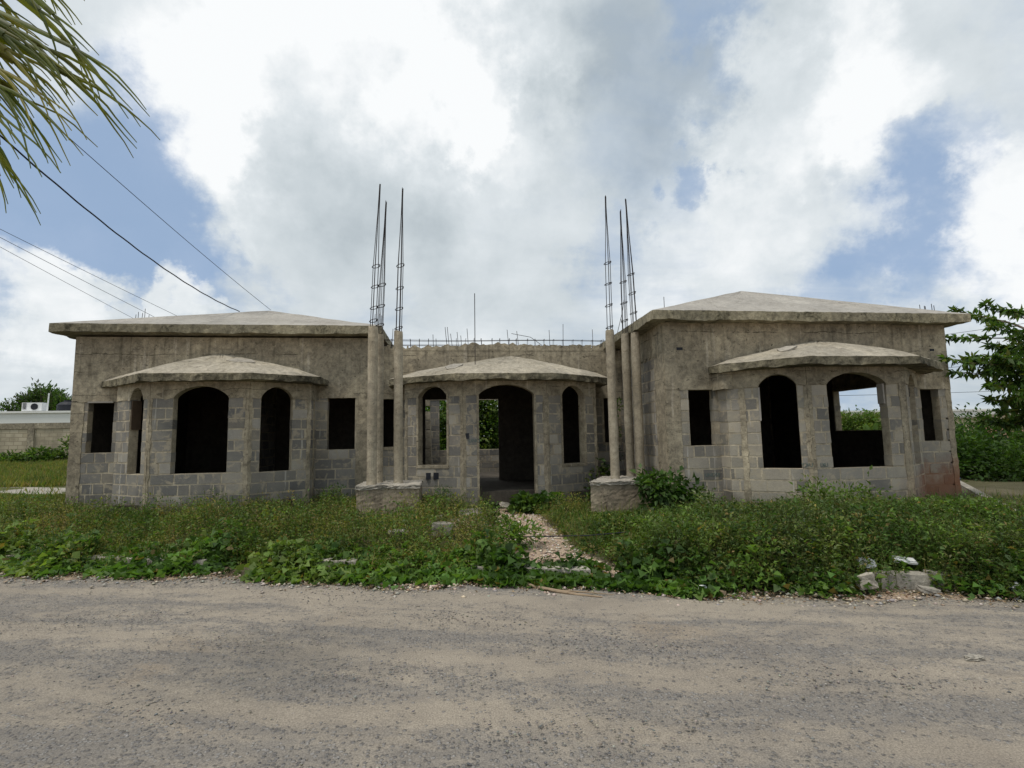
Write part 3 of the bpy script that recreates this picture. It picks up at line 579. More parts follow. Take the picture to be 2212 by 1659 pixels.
def stemtubes(A, B_, r):
    """thin three-sided stems A->B"""
    n = len(A); d = nrm(B_ - A); s = nrm(np.cross(d, np.array([.3, .9, .1]))); q = np.cross(d, s); V = []
    for k in range(3):
        o = (s * math.cos(2.094 * k) + q * math.sin(2.094 * k)) * r; V += [A + o, B_ + o * .5]
    V = np.stack(V, 1).reshape(-1, 3); i = np.arange(n)[:, None] * 6
    F = np.concatenate([np.concatenate([i + 2*k, i + 2*k+1, i + (2*k+3) % 6, i + (2*k+2) % 6], 1) for k in range(3)]); return V, F
def joinm(parts):
    V, F, T, k = [], [], [], 0
    for v, f, t in parts: V.append(v); F.append(f + k); T.append(t); k += len(v)
    return np.concatenate(V), np.concatenate(F), np.concatenate(T)
def pick(cols, n, var=.22):
    c = np.array(cols)[rng.integers(0, len(cols), n)]; return c * (1 + rng.uniform(-var, var, (n, 1))) * (1 + rng.uniform(-.08, .08, (n, 3)))
def inhouse(X, Y):
    a = (X > -7.45) & (X < -1.6) & (Y > 10.85); a |= (X >= -1.7) & (X < 3.8) & (Y > 11.0); a |= (X >= 3.62) & (X < 9.32) & (Y > 8.32)
    a |= (X > -6.35) & (X < -2.68) & (Y > 9.85 + np.clip(np.abs(X + 4.52) - .8, 0, 9) * .68)
    a |= (X > -.95) & (X < 3.05) & (Y > 9.68 + np.clip(np.abs(X - 1.06) - .75, 0, 9) * .48)
    a |= (X > 4.6) & (X < 8.3) & (Y > 7.40 + np.clip(np.abs(X - 6.5) - .8, 0, 9) * .68)
    a |= (X > -1.56) & (X < -.5) & (Y > 8.7) & (Y < 9.65); a |= (X > 2.3) & (X < 3.53) & (Y > 8.45) & (Y < 9.6)
    return a
def inview(X, Y, mrg=3.0):
    dd = X * math.sin(PSI) + Y * math.cos(PSI); ss = X * math.cos(PSI) - Y * math.sin(PSI); return (np.abs(ss) < dd * 1.03 + mrg) & (dd > 1)
OLIVE = [(.18, .195, .05), (.145, .175, .04), (.225, .21, .06), (.20, .165, .065)]
GREEN = [(.085, .15, .032), (.07, .13, .028), (.12, .185, .045), (.10, .14, .03)]
VINE = [(.075, .15, .03), (.10, .18, .04), (.06, .12, .026), (.13, .20, .05)]
SILV = [(.15, .18, .10), (.12, .16, .075), (.10, .14, .06)]
DEEP = [(.035, .075, .016), (.045, .095, .02), (.06, .115, .025)]
LUMPS = [(2.5, 5.75, .30, .22), (3.0, 5.35, .32, .26), (3.6, 5.25, .3, .30), (4.3, 5.0, .34, .26), (5.0, 4.9, .3, .30), (5.7, 4.75, .3, .22), (6.4, 4.75, .35, .28), (3.0, 6.3, .35, .22), (3.9, 6.0, .3, .28), (4.7, 5.7, .35, .32), (5.5, 5.7, .32, .22), (6.3, 5.6, .4, .30), (7.1, 5.1, .3, .26), (5.0, 6.4, .4, .3), (6.3, 6.5, .35, .26), (2.3, 7.2, .3, .2), (7.2, 6.6, .3, .2),
    (-.3, 7.5, .3, .20), (-1.2, 7.2, .25, .22), (-2.2, 7.6, .35, .16), (-.5, 6.7, .3, .16), (-3.6, 8.2, .4, .18), (-4.8, 7.6, .35, .16), (-6.3, 8.3, .4, .2), (-7.9, 8.9, .4, .2), (-9.2, 9.6, .5, .2), (.3, 6.4, .25, .14), (-2.0, 9.2, .3, .2), (-5.6, 9.1, .3, .16), (-7.2, 9.9, .4, .16), (-.2, 8.7, .3, .15)]
def patchfield(X, Y): return .5 + .28 * np.sin(X * 1.9 + 1.3 * np.sin(Y * 1.7)) + .22 * np.sin(Y * 2.9 - X * .8 + np.sin(X * 3.3))
def gauss(X, Y, x, y, sx, sy): return np.exp(-((X - x) / sx) ** 2 - ((Y - y) / sy) ** 2)
def hfun(X, Y):
    e = Y - edgeY(X); h = .15 + .09 * np.sin(X * 2.3 + 1 + np.sin(Y * 2)) * np.sin(Y * 1.9 + .6 * np.sin(X)) + .07 * np.sin(X * 5.1 + Y * 3.7 + 2 * np.sin(X * 1.3)) + .05 * np.sin(X * 9.3 - Y * 7.1)
    h = h + .10 * sstep(2.2, 3.5, X) + .12 * gauss(X, Y, 3.3, 5.5, .8, .5) + .16 * gauss(X, Y, 5.4, 6.0, 1.6, .8) + .25 * gauss(X, Y, 4.3, 5.9, 1.0, .7) + .18 * gauss(X, Y, 3.2, 6.6, .7, .8) + .22 * gauss(X, Y, 7.4, 6.2, 1.5, .5)
    h = h + .12 * gauss(X, Y, -5.2, 9.3, .8, .3) + .10 * gauss(X, Y, -1.0, 7.2, 1.2, .6) + .10 * gauss(X, Y, -3.0, 8.2, 1.2, 1)
    for a_, b_, r__, k_ in LUMPS: h = h + k_ * 1.15 * np.exp(-(((X - a_) ** 2 + (Y - b_) ** 2) / r__ ** 2) ** 1.5)
    h = h - .05 * (X > 1.5) + .04 * (X < 1)
    h = h * (1 - .60 * sstep(6.7, 7.5, Y) * sstep(1.5, 2.5, X)) * (1 - .45 * sstep(1.2, 2.0, X) * sstep(3.6, 2.8, X) * sstep(5.8, 6.6, Y))
    h = h * (1 - .75 * sstep(7.3, 8.2, X) * sstep(6.3, 7.0, Y))
    return np.clip(h, .04, 1) * np.maximum(sstep(-.05, .5, e), .85 * sstep(-.08, .10, e) * sstep(2.0, 2.8, X))
def plants(name, N, region, cols, n_leaf, ls, wr, hmul=1.0, spread=.11, up=.5, var=.22, stems=True, extra=None, seedcol=None, nobare=False):
    X, Y = region(int(N * 2.2)); kq = (Y - (5.72 - .288 * X + .36)); gap = ((np.abs(X + 3.95) < .32) | (np.abs(X + 2.75) < .42) | (np.abs(X + 1.3) < .30) | (np.abs(X - 1.7) < .2)) & (kq > -.16) & (kq < .2)
    ex = np.zeros(len(X), bool)
    for a_, b_, r__ in ((4.66, 4.80, .2), (4.32, 4.93, .13), (3.98, 4.60, .15), (-.12, 7.2, .2), (.32, 8.5, .2), (-.72, 7.15, .17), (-.25, 8.15, .15), (8.1, 6.85, .25)): ex |= np.hypot((X - a_), Y - b_) < r__
    k = ~ex & ~((X > 8.5) & (Y > 6.75)) & ~inhouse(X, Y) & inview(X, Y) & ~(gap & (rng.random(len(X)) < .88)) & (nobare | (rng.random(len(X)) > np.clip(bare(X, Y) * 1.5 - .12, 0, .985))); X, Y = X[k][:N], Y[k][:N]
    n = len(X); Zg = gz(X, Y); H = hfun(X, Y) * hmul * (.5 + .9 * rng.random(n) ** 1.6); H = np.minimum(H, .62); dd = X * math.sin(PSI) + Y * math.cos(PSI); cap = 1.6 - np.where(X > 1.9, .141, .103) * dd - Zg + rng.normal(0, .045, n); H = np.clip(np.minimum(H, cap), .05, 1); Zg = gz(X, Y); ca = np.array(cols); pf = np.clip((patchfield(X, Y) + rng.normal(0, .17, n)) * len(ca), 0, len(ca) - 1).astype(int); pc = ca[pf] * (1 + rng.uniform(-var, var, (n, 1))) * (1 + rng.uniform(-.07, .07, (n, 3)))
    lean = rng.normal(0, .12, (n, 2)); L = n * n_leaf; pi = np.repeat(np.arange(n), n_leaf)
    tt = rng.random(L) ** .75; sp = spread * (1.15 - .6 * tt); a = rng.uniform(0, 2 * PI, L); rr = np.sqrt(rng.random(L)) * sp
    P = np.stack([X[pi] + lean[pi, 0] * H[pi] * tt * 2 + rr * np.cos(a), Y[pi] + lean[pi, 1] * H[pi] * tt * 2 + rr * np.sin(a), Zg[pi] + H[pi] * tt], 1)
    Dr = np.stack([np.cos(a), np.sin(a), rng.normal(up, .45, L)], 1) + rng.normal(0, .3, (L, 3))
    Ln = ls * rng.uniform(.55, 1.4, L); V, F = leaves(P, Dr, Ln, Ln * wr)
    T = pc[pi] * rng.uniform(.75, 1.3, (L, 1)); q = rng.random(L) < .03; T[q] = np.array((.20, .15, .05)) * rng.uniform(.6, 1.2, (q.sum(), 1)); parts = [(V, F, T)]
    if stems:
        A = np.stack([X, Y, Zg - .02], 1); Bp = np.stack([X + lean[:, 0] * H * 2, Y + lean[:, 1] * H * 2, Zg + H * 1.1], 1)
        V2, F2 = stemtubes(A, Bp, .0028); parts.append((V2, F2, np.tile(np.array([(.10, .12, .04)]), (len(F2), 1))))
    if seedcol is not None:
        m_ = rng.random(L) < seedcol[0]; V3, F3 = leaves(P[m_] + np.array([0, 0, .02]), rng.normal(0, 1, (m_.sum(), 3)), np.full(m_.sum(), seedcol[2]), np.full(m_.sum(), seedcol[2]), droop=0)
        parts.append((V3, F3, np.tile(np.array([seedcol[1]]), (len(F3), 1))))
    V, F, T = joinm(parts); return tag(npmesh(name, V, F, M['leaf'], T), kind='stuff')
def reg(x0, x1, d0, d1, y1=99, keep=None):
    def f(n):
        X = rng.uniform(x0, x1, n * 3); Y = edgeY(X) + rng.uniform(d0, d1, n * 3); k = (Y < y1)
        if keep is not None: k &= rng.random(len(X)) < keep(X, Y)
        return X[k], Y[k]
    return f
leftw = lambda X, Y: sstep(3.0, .5, X)
patchy = lambda X, Y: .35 + .65 * (np.sin(X * 2.7 + 2 * np.sin(Y * 1.3)) * np.sin(Y * 2.2 + X) > -.1)
plants('weeds', 9800, reg(-14, 3.2, .35, 6.5, keep=lambda X, Y: leftw(X, Y) * (.5 + .5 * patchy(X, Y))), OLIVE + GREEN[:2], 30, .030, .42, 1.0, .11, .6, seedcol=(.008, (.42, .40, .28), .016))
plants('weeds', 3100, reg(-14, 3.0, .3, 6.5, keep=lambda X, Y: 1.25 - patchy(X, Y)), GREEN, 22, .048, .5, 1.15, .11, .5)
plants('weeds', 9000, reg(1.6, 12, .18, 5.5, keep=lambda X, Y: sstep(1.4, 2.4, X)), [(.055, .10, .02), (.085, .15, .032), (.13, .15, .045), (.07, .13, .028), (.045, .085, .018), (.15, .16, .06), (.09, .14, .035)], 32, .034, .42, 1.1, .12, .6, seedcol=(.006, (.40, .40, .12), .016))
plants('weeds', 1800, reg(2.0, 12, .25, 3.5), GREEN + DEEP, 26, .058, .5, 1.3, .13, .5)
plants('creeping_vine', 1850, reg(-13, 1.25, .02, .85, keep=lambda X, Y: .12 + .88 * sstep(1.6, -1.5, np.abs(X + 6) * 0 + X) * (np.sin(X * 3.1) > -.75)), VINE, 14, .085, .95, .75, .16, .15, stems=False)
plants('creeping_vine', 330, lambda n: (lambda X: (X, edgeY(X) + rng.uniform(.02, .55, len(X))))(rng.uniform(.3, 2.6, n)), VINE[:3] + DEEP[1:], 14, .09, .95, 1.0, .14, .2, stems=False, nobare=True)
TALL = reg(-11, 9.5, .35, 4.0, y1=9.0, keep=lambda X, Y: 1.0 * ~((X > 1.8) & (Y > edgeY(X) + 1.5)))
plants('weeds', 360, TALL, GREEN + OLIVE, 26, .045, .4, 2.1, .05, .9)
plants('weeds', 200, TALL, [(.22, .18, .09), (.28, .23, .12), (.16, .15, .06)], 10, .035, .3, 2.3, .03, 1.2)
plants('weeds', 560, reg(2.1, 9.8, .12, 1.8), GREEN + SILV[1:], 44, .045, .45, 1.55, .15, .6)
plants('creeping_vine', 260, reg(2.6, 8, .05, .5), VINE[:3], 12, .07, .9, .8, .14, .2, stems=False)
# grass blades standing among the weeds and on the lawn beyond
def blades(name, n, region, hl, cols, wdt=.006):
    X, Y = region(n * 2); k = ~inhouse(X, Y) & inview(X, Y) & (bare(X, Y) < .4); X, Y = X[k][:n], Y[k][:n]; n = len(X)
    P = np.stack([X, Y, gz(X, Y)], 1); Dr = np.stack([rng.normal(0, .35, n), rng.normal(0, .35, n), np.ones(n)], 1); Ln = hl * rng.uniform(.5, 1.4, n)
    V, F = leaves(P, Dr, Ln, np.full(n, wdt), roll=nrm(rng.normal(size=(n, 3)) + 1e-3), droop=.2); return tag(npmesh(name, V, F, M['leaf'], pick(cols, n)), kind='stuff')
blades('grass', 16000, reg(-12, 10, .3, 5.5), .26, OLIVE + GREEN, .007)
def lawn(n): 
    Y = 11 + 17.5 * rng.random(n * 3) ** 1.1; X = rng.uniform(-34, -7.5, n * 3); k = inview(X, Y, 1); k &= ~((Y > 13.2) & (Y < 17.4 + .3 * np.sin(X)) & (rng.random(len(X)) < .97)); return X[k], Y[k]
blades('grass', 60000, lawn, .22, OLIVE + OLIVE + GREEN, .03)
def field(n):
    Y = 17 + 40 * rng.random(n * 3) ** 1.3; X = rng.uniform(9.6, 60, n * 3); k = inview(X, Y, 1) & (Y > 17); return X[k], Y[k]
blades('grass', 40000, field, .30, GREEN + [(.09, .12, .03)], .035)
# ------------------------------------------------------------------ single plants, bushes and trees
def foliage(C, Rr, n, ls, wr, cols, clump=14, cl=.22, up=.25, top=0.0):
    """leaves in clumps through an uneven volume: C centres (k,3), Rr radii (k,3)"""
    C = np.atleast_2d(C); Rr = np.atleast_2d(Rr); nc = max(1, n // clump); w_ = np.prod(Rr, 1) ** .7; w_ = w_ / w_.sum(); ci = rng.choice(len(C), nc, p=w_)
    u = nrm(rng.normal(size=(nc, 3))) * (rng.random((nc, 1)) ** .42) * rng.uniform(.72, 1.12, (nc, 1)); Q = C[ci] + u * Rr[ci]; k = np.repeat(np.arange(nc), clump); L = len(k)
    sz = cl * Rr[ci].mean(1)[k][:, None]; off = rng.normal(size=(L, 3)) * sz * np.array([1, 1, .75]); P = Q[k] + off
    Dr = nrm(P - C[ci][k]) * .8 + nrm(off) * .7 + rng.normal(0, .35, (L, 3)) + np.array([0, 0, up]); Ln = ls * rng.uniform(.6, 1.35, L)
    V, F = leaves(P, Dr, Ln, Ln * wr); cc = pick(cols, nc, .25); return V, F, cc[k] * rng.uniform(.8, 1.25, (L, 1))
def plant(name, label, cat, base, C, Rr, n, ls, wr, cols, group=None, stems=10, trunk=None, woody='bark', crown='foliage', **kw):
    e_ = empty(name, base, label, cat, group); V, F, T = foliage(C, Rr, n, ls, wr, cols, **kw)
    k = V[:, 2].reshape(-1, 4).min(1) > gz(base[0], base[1]) - .05 if base[1] < 20 else np.ones(len(F), bool)
    npmesh(crown, V, F[k], M['leaf'], T[k], e_)
    mb = MB(); C = np.atleast_2d(C); Rr = np.atleast_2d(Rr); b = Vector(base)
    if trunk:
        top = Vector(C.mean(0)); mb.tube([tuple(b + Vector((0, 0, -.1))), tuple(b.lerp(top, .35) + Vector((trunk * .5, 0, 0))), tuple(b.lerp(top, .8))], [trunk, trunk * .75, trunk * .45], 9)
    r_b = trunk * .3 if trunk else .006
    for i in range(stems):
        j = i % len(C); tp = Vector(C[j]) + Vector((rng.uniform(-.7, .7) * Rr[j][0], rng.uniform(-.7, .7) * Rr[j][1], rng.uniform(-.2, .8) * Rr[j][2]))
        st = b.lerp(Vector(C.mean(0)), rng.uniform(.3, .75)) if trunk else b + Vector((rng.uniform(-.3, .3) * Rr[j][0], rng.uniform(-.3, .3) * Rr[j][1], 0))
        md = st.lerp(tp, .5) + Vector((rng.uniform(-.1, .1) * Rr[j][0], 0, .12 * Rr[j][2])); mb.tube([tuple(st), tuple(md), tuple(tp)], [r_b, r_b * .7, r_b * .3], 5)
    mb.build('trunk' if trunk else 'stem', M[woody], e_); return e_
BG = 'bushes and tall weeds around the house'
plant('bush', 'dark broad-leaved bush growing against the pedestal and the right wing corner', 'bush', (3.5, 8.05, .22), [(3.45, 8.0, .62), (3.8, 7.95, .5), (3.25, 8.1, .75), (3.6, 8.0, .30)], [(.32, .25, .36), (.36, .25, .30), (.20, .2, .26), (.5, .25, .2)], 1500, .11, .62, DEEP + [(.07, .13, .03)], BG, clump=9, up=-.3)
plant('weed_shrub', 'pale silvery-green weed shrub standing in front of the broad-leaved bush', 'shrub', (3.75, 7.0, .18), [(3.75, 7.0, .50), (4.1, 6.9, .40), (3.4, 6.9, .32)], [(.30, .25, .30), (.3, .25, .25), (.25, .2, .2)], 1100, .055, .5, SILV, BG, clump=9, cl=.16, stems=18)
plant('bush', 'tall loose green bush in front of the wide arched window of the right bay', 'bush', (5.3, 6.75, .2), [(5.15, 6.7, .56), (5.55, 6.75, .52), (5.9, 6.7, .38), (4.85, 6.7, .42), (5.3, 6.3, .4)], [(.36, .3, .38), (.38, .3, .34), (.4, .3, .27), (.35, .3, .27), (.45, .3, .3)], 5200, .062, .42, GREEN + [(.10, .14, .035)], BG, clump=10, cl=.18, stems=16)
plant('bush', 'bushy green weed clump at the road edge just right of the entrance path', 'bush', (2.75, 5.6, .12), [(2.7, 5.6, .34), (3.1, 5.5, .32), (2.5, 5.8, .28)], [(.3, .25, .27), (.3, .25, .24), (.25, .2, .2)], 1700, .048, .45, GREEN + SILV[1:], BG, clump=10, stems=12)
plant('bush', 'darker green weed clump behind the road edge left of the foam tray', 'bush', (3.9, 5.6, .14), [(3.9, 5.6, .38), (4.3, 5.5, .34), (3.6, 5.7, .33)], [(.32, .25, .28), (.3, .25, .25), (.28, .22, .22)], 1700, .045, .42, DEEP + GREEN, BG, clump=10, stems=12)
plant('bush', 'wide mid-green weed clump in front of the right end of the right bay', 'bush', (6.4, 5.6, .18), [(6.2, 5.6, .38), (6.7, 5.5, .36), (7.1, 5.4, .3)], [(.4, .3, .28), (.35, .3, .27), (.3, .25, .2)], 2200, .045, .42, GREEN + DEEP, BG, clump=10, stems=12)
plant('weed_shrub', 'thin upright sprig with a few leaves right of the tall loose green bush', 'shrub', (6.05, 6.85, .2), [(6.05, 6.85, .62)], [(.22, .2, .3)], 90, .08, .5, GREEN, BG, clump=3, stems=7)
plant('bush', 'rounded olive shrub beside the entrance path in front of the right bay arch', 'bush', (2.0, 8.75, .25), [(1.95, 8.7, .38), (2.25, 8.7, .33)], [(.34, .3, .24), (.3, .3, .2)], 2400, .032, .4, OLIVE + GREEN[:2], BG, clump=12)
plant('bush', 'low big-leaved creeper spreading under the entrance arch', 'bush', (1.55, 9.35, .3), [(1.35, 9.3, .40), (1.75, 9.35, .42), (1.55, 9.2, .36)], [(.25, .2, .12), (.22, .18, .14), (.35, .2, .12)], 420, .12, .85, DEEP + GREEN[:1], BG, clump=5)
plant('seedling', 'leafy upright seedling on the left side of the entrance path', 'shrub', (.85, 6.8, .2), [(.78, 6.75, .36), (1.0, 6.8, .30), (.72, 6.7, .26)], [(.18, .18, .24), (.2, .18, .18), (.25, .22, .16)], 700, .065, .5, VINE + GREEN, BG, clump=6, stems=9)
plant('seedling', 'smaller dark seedling further up the entrance path', 'shrub', (.62, 8.1, .25), [(.62, 8.1, .40)], [(.2, .18, .17)], 240, .055, .6, DEEP + GREEN, BG, clump=6, stems=6)
plant('climbing_vine', 'dark vine climbing the right end of the entrance bay', 'vine', (2.95, 9.95, .25), [(2.85, 9.98, .6), (2.95, 10.05, .95), (3.15, 10.4, .8), (2.75, 9.9, .35)], [(.14, .08, .3), (.09, .06, .25), (.16, .2, .2), (.25, .15, .18)], 420, .075, .7, DEEP + GREEN, BG, clump=6)
plant('climbing_vine', 'thin leafy vine hanging beside the narrow window behind the right columns', 'vine', (3.72, 10.5, .3), [(3.66, 10.9, 1.7), (3.68, 10.8, 2.2), (3.66, 10.9, 1.2)], [(.05, .1, .4), (.05, .1, .2), (.06, .1, .3)], 110, .06, .6, DEEP + GREEN, BG, clump=4, stems=3)
plant('weed_shrub', 'feathery weed shrub beside the right side of the left pedestal', 'shrub', (-.15, 9.15, .25), [(-.15, 9.2, .5), (.1, 9.3, .38), (-.3, 9.1, .4)], [(.22, .15, .26), (.22, .15, .18), (.15, .12, .2)], 1200, .036, .45, GREEN + DEEP, BG, clump=9, stems=12)
plant('weed_shrub', 'small weed clump in the corner between the left bay and the left pedestal', 'shrub', (-2.1, 9.9, .25), [(-2.2, 10.0, .5), (-1.9, 9.7, .42)], [(.25, .2, .26), (.28, .2, .2)], 900, .045, .45, GREEN, BG, clump=9)
plant('weed_shrub', 'scraggly weeds climbing the wall below the left bay centre arch', 'shrub', (-5.1, 9.7, .25), [(-5.15, 9.72, .48), (-4.9, 9.7, .38)], [(.16, .1, .3), (.3, .12, .2)], 600, .045, .4, GREEN + OLIVE, BG, clump=7, stems=9)
plant('weed_shrub', 'dry-tipped weed tuft at the left corner of the left bay', 'shrub', (-6.15, 10.1, .25), [(-6.2, 10.15, .42), (-5.8, 9.9, .36)], [(.3, .12, .2), (.3, .12, .15)], 600, .04, .4, OLIVE + GREEN, BG, clump=8, stems=9)
plant('bush', 'low green weeds banked against the right corner of the right bay', 'bush', (8.0, 7.2, .2), [(7.9, 7.2, .30), (8.5, 7.4, .28), (7.2, 7.0, .34)], [(.5, .35, .2), (.4, .3, .16), (.4, .3, .22)], 3200, .042, .42, GREEN + DEEP, BG, clump=12)
# left background: neighbour's wall, white house and its roof kit, casuarinas
NW = 'shrubs along the foot of the neighbouring wall'
for i, (x, w_, h_, lb) in enumerate(((-22.3, 1.3, .75, 'dark round shrub at the far left foot of the neighbouring wall'), (-20.9, .8, .5, 'low shrub just left of the wall pier'), (-19.6, .95, .8, 'rounded shrub right of the neighbouring wall pier'), (-18.1, .9, 1.15, 'tallest dark shrub by the house corner in front of the neighbouring wall'), (-19.0, .6, .5, 'small low shrub between the two taller wall shrubs'))):
    plant('shrub', lb, 'shrub', (x, 27.3, .6), [(x, 27.2, .7 + h_ * .5), (x + w_ * .5, 27.2, .7 + h_ * .3), (x - w_ * .6, 27.3, .7 + h_ * .25)], [(w_ * .6, .5, h_ * .55), (w_ * .5, .4, h_ * .35), (w_ * .5, .4, h_ * .35)], 900, .15, .5, DEEP + GREEN, NW, clump=9)
nwall = empty('boundary_wall', (-20, 28.6, .6), 'long tan block boundary wall with a grey coping beam beyond the left lawn', 'wall')
mb = MB(); mb.box(-45, -7.8, 28.6, 28.78, .2, 2.42); mb.build('blockwork', M['nbrick'], nwall)
mb = MB(); mb.box(-45, -7.8, 28.56, 28.82, 2.42, 2.71); mb.build('coping_beam', M['plaster'], nwall)
for x in (-36.4, -32.4, -28.4, -24.6, -21.0, -17.0, -13.0, -9.0):
    mb = MB(); mb.box(x - .14, x + .14, 28.53, 28.7, .2, 2.423); mb.build('pier', M['plaster'], nwall)
whouse = empty('white_house', (-24, 34, .6), 'low white flat-roofed house behind the tan boundary wall', 'house')
mb = MB(); mb.box(-46, -13.5, 34, 42, .4, 3.52); mb.build('wall', M['white'], whouse)
mb = MB(); mb.box(-46.1, -13.4, 33.9, 42.1, 3.52, 3.64); mb.build('roof', M['white'], whouse)
mb = MB(); mb.box(-24.1, -23.9, 33.96, 34.1, 1.2, 2.2); mb.build('window', M['glass'], whouse)
ac = empty('air_conditioner', (-25.3, 34.4, 3.64), 'white outdoor air conditioner unit on the flat white roof', 'air conditioner')
mb = MB(); mb.box(-25.85, -24.75, 34.3, 34.7, 3.68, 4.18); mb.build('casing', M['plasticwhite'], ac)
mb = MB(); mb.tube([(-25.15, 34.27, 3.93), (-25.15, 34.31, 3.93)], .2, 16); mb.build('fan_grille', M['dark'], ac)
mb = MB(); [mb.box(-25.8, -25.6, 34.28, 34.31, 3.78 + .08 * i, 3.82 + .08 * i) for i in range(5)]; mb.build('grille', M['dark'], ac)
tank = empty('water_tank', (-23.7, 34.8, 3.64), 'black plastic water tank with a narrow lid on the white roof', 'water tank')
mb = MB(); mb.tube([(-23.75, 35.2, 3.64 + z) for z in (0, .08, .42, .58, .64)], [.6, .66, .66, .5, .3], 20); mb.build('body', M['dark'], tank)
mb = MB(); mb.tube([(-23.75, 35.2, 4.26), (-23.75, 35.2, 4.36)], .34, 16); mb.build('lid', M['dark'], tank)
mb = MB(); mb.tube([(-24.43, 34.3, 3.6), (-24.40, 34.3, 4.75)], .035, 8); tag(mb.build('vent_pipe', M['plasticwhite']), 'thin white vent pipe rising from the white roof between the air conditioner and tank', 'pipe')
for i, (x, y, h_, w_, lb) in enumerate(((-34.2, 46, 6.1, 1.9, 'feathery dark tree at the left edge behind the white house'), (-32.3, 45, 6.3, 1.2, 'tallest upright feathery tree behind the air conditioner'), (-30.6, 44, 5.3, 1.0, 'slender feathery tree behind the water tank'), (-29.2, 45, 4.6, .7, 'short feathery tree right of the water tank'))):
    C = [(x + rng.uniform(-.8, .8) * w_, y, h_ * q) for q in np.linspace(.5, .93, 7)]; plant('feathery_tree', lb, 'tree', (x, y, .6), C, [(w_ * lerp(1.15, .4, k / 6), .8, .65) for k in range(7)], 5200, .30, .30, DEEP + [(.05, .06, .035)], 'feathery trees behind the white house', stems=10, trunk=.12, crown='crown', clump=9, up=1.1, cl=.28)
mb = MB(); n_ = 22
tag(npmesh('path', *(lambda xs: (np.array([(x, y, float(gz(x, y)) + .012) for x in xs for y in (14.6 + .15 * math.sin(x * 2), 17.3 + .2 * math.sin(x * 1.3))]), np.array([(2*i, 2*i+2, 2*i+3, 2*i+1) for i in range(len(xs) - 1)])))(np.arange(-24, -7.6, .4)), M['rubble']), kind='structure')
# right background
RB = empty('long_white_building', (72, 66, .2), 'long low white building on the horizon right of the house', 'building')
mb = MB(); mb.box(55, 84, 66, 74, 0, 4.1); mb.build('wall', M['white'], RB); mb = MB(); mb.box(54.8, 84.2, 65.8, 74.2, 4.1, 4.35); mb.build('roof', M['white'], RB)
hs = [('beige', 68.5, 3.0, 2.6, 60, 'small beige house with dark windows below the long white building'), ('pink', 73.2, 2.7, 1.9, 57, 'low pink-walled house nearer the tree branches'), ('beige', 80.2, 3.4, 3.0, 60, 'tan house glimpsed behind the right tree leaves')]
for c, x, w_, h_, y, lb in hs:
    e_ = empty('small_house', (x, y, .2), lb, 'house', 'small houses beyond the right field'); mb = MB(); mb.box(x - w_, x + w_, y, y + 6, 0, h_ + .3); mb.build('wall', M[c], e_)
    mb = MB(); mb.box(x - w_ - .2, x + w_ + .2, y - .25, y + 6.2, h_ + .3, h_ + .52); mb.build('roof', M['rubble'], e_)
    for wx in (-.5, .5): mb = MB(); mb.box(x + wx * w_ - .45, x + wx * w_ + .45, y - .03, y + .1, 1.1, 2.2); mb.build('window', M['glass'], e_)
plant('flowering_bush', 'red flowering bush in front of the low pink house', 'bush', (62, 47, .2), [(62.3, 47, 1.6), (63.6, 47, 1.5)], [(1.0, 1, .7), (1.1, 1, .6)], 900, .3, .6, [(.45, .08, .05), (.5, .14, .08), (.1, .12, .03)], clump=9)
FB = 'dark bushes behind the right corner of the house'
for x, y, rx, rz_, n, lb in ((13.8, 12.9, 1.7, 1.0, 6500, 'dark bush mass directly beside the right wall of the house'), (16.8, 14.0, 2.2, 1.35, 8000, 'dark bush mass at the right edge below the overhanging branches'), (20, 22, 3.0, .7, 3000, 'lower green hedge bush out in the field right of the house'), (15.2, 11.6, 1.6, .75, 5200, 'low shaded bush beside the concrete kerb strip'), (27, 27, 3.5, .8, 2600, 'farther green bush in the middle of the right field')):
    plant('bush', lb, 'bush', (x, y, .2), [(x, y, .25 + rz_ * .6), (x + rx * .6, y + .3, .2 + rz_ * .5), (x - rx * .6, y, .2 + rz_ * .4)], [(rx * .75, 1.1, rz_ * .75), (rx * .6, 1, rz_ * .6), (rx * .6, 1, rz_ * .55)], n, .12, .5, [tuple(v * .8 for v in c) for c in DEEP] + DEEP, FB, clump=12)
plant('round_tree', 'round green tree seen through the wide arched window of the right bay', 'tree', (21.6, 25, .2), [(21.6, 25, 1.9), (20.8, 25, 1.8), (22.5, 25, 1.8), (21.8, 24.6, 1.2)], [(1.0, .9, .85), (.8, .8, .7), (.8, .8, .7), (1.3, .9, .7)], 5200, .15, .5, GREEN + [(.10, .14, .03)], stems=6, trunk=.14, crown='crown')
ban = empty('banana_plant', (21.3, 23.6, .2), 'young banana plant with one upright pale leaf in front of the round green tree', 'plant')
for q in range(6):
    mb = MB(); a = rng.uniform(-1.3, 1.3); pts = [(21.3 + math.sin(a) * t_ * .9, 23.6, .9 + 1.6 * t_ * math.cos(a * .8) - .5 * t_ * t_) for t_ in np.linspace(0, 1, 7)]
    for k in range(6):
        w0, w1 = .16 * math.sin(PI * (k + .15) / 6.3), .16 * math.sin(PI * (k + 1.15) / 6.6); p, q2 = Vector(pts[k]), Vector(pts[k + 1]); s_ = Vector((math.cos(a), .25, -math.sin(a))).normalized()
        mb.add([p - s_ * w0, p + s_ * w0, q2 + s_ * w1, q2 - s_ * w1], [(0, 1, 2, 3)], 0, (.12, .20, .04))
    mb.build('leaf', M['leaf'], ban, fix=False)
mb = MB(); mb.tube([(21.3, 23.6, .1), (21.3, 23.6, 1.0)], [.12, .07], 8); mb.build('stem', M['bark'], ban)
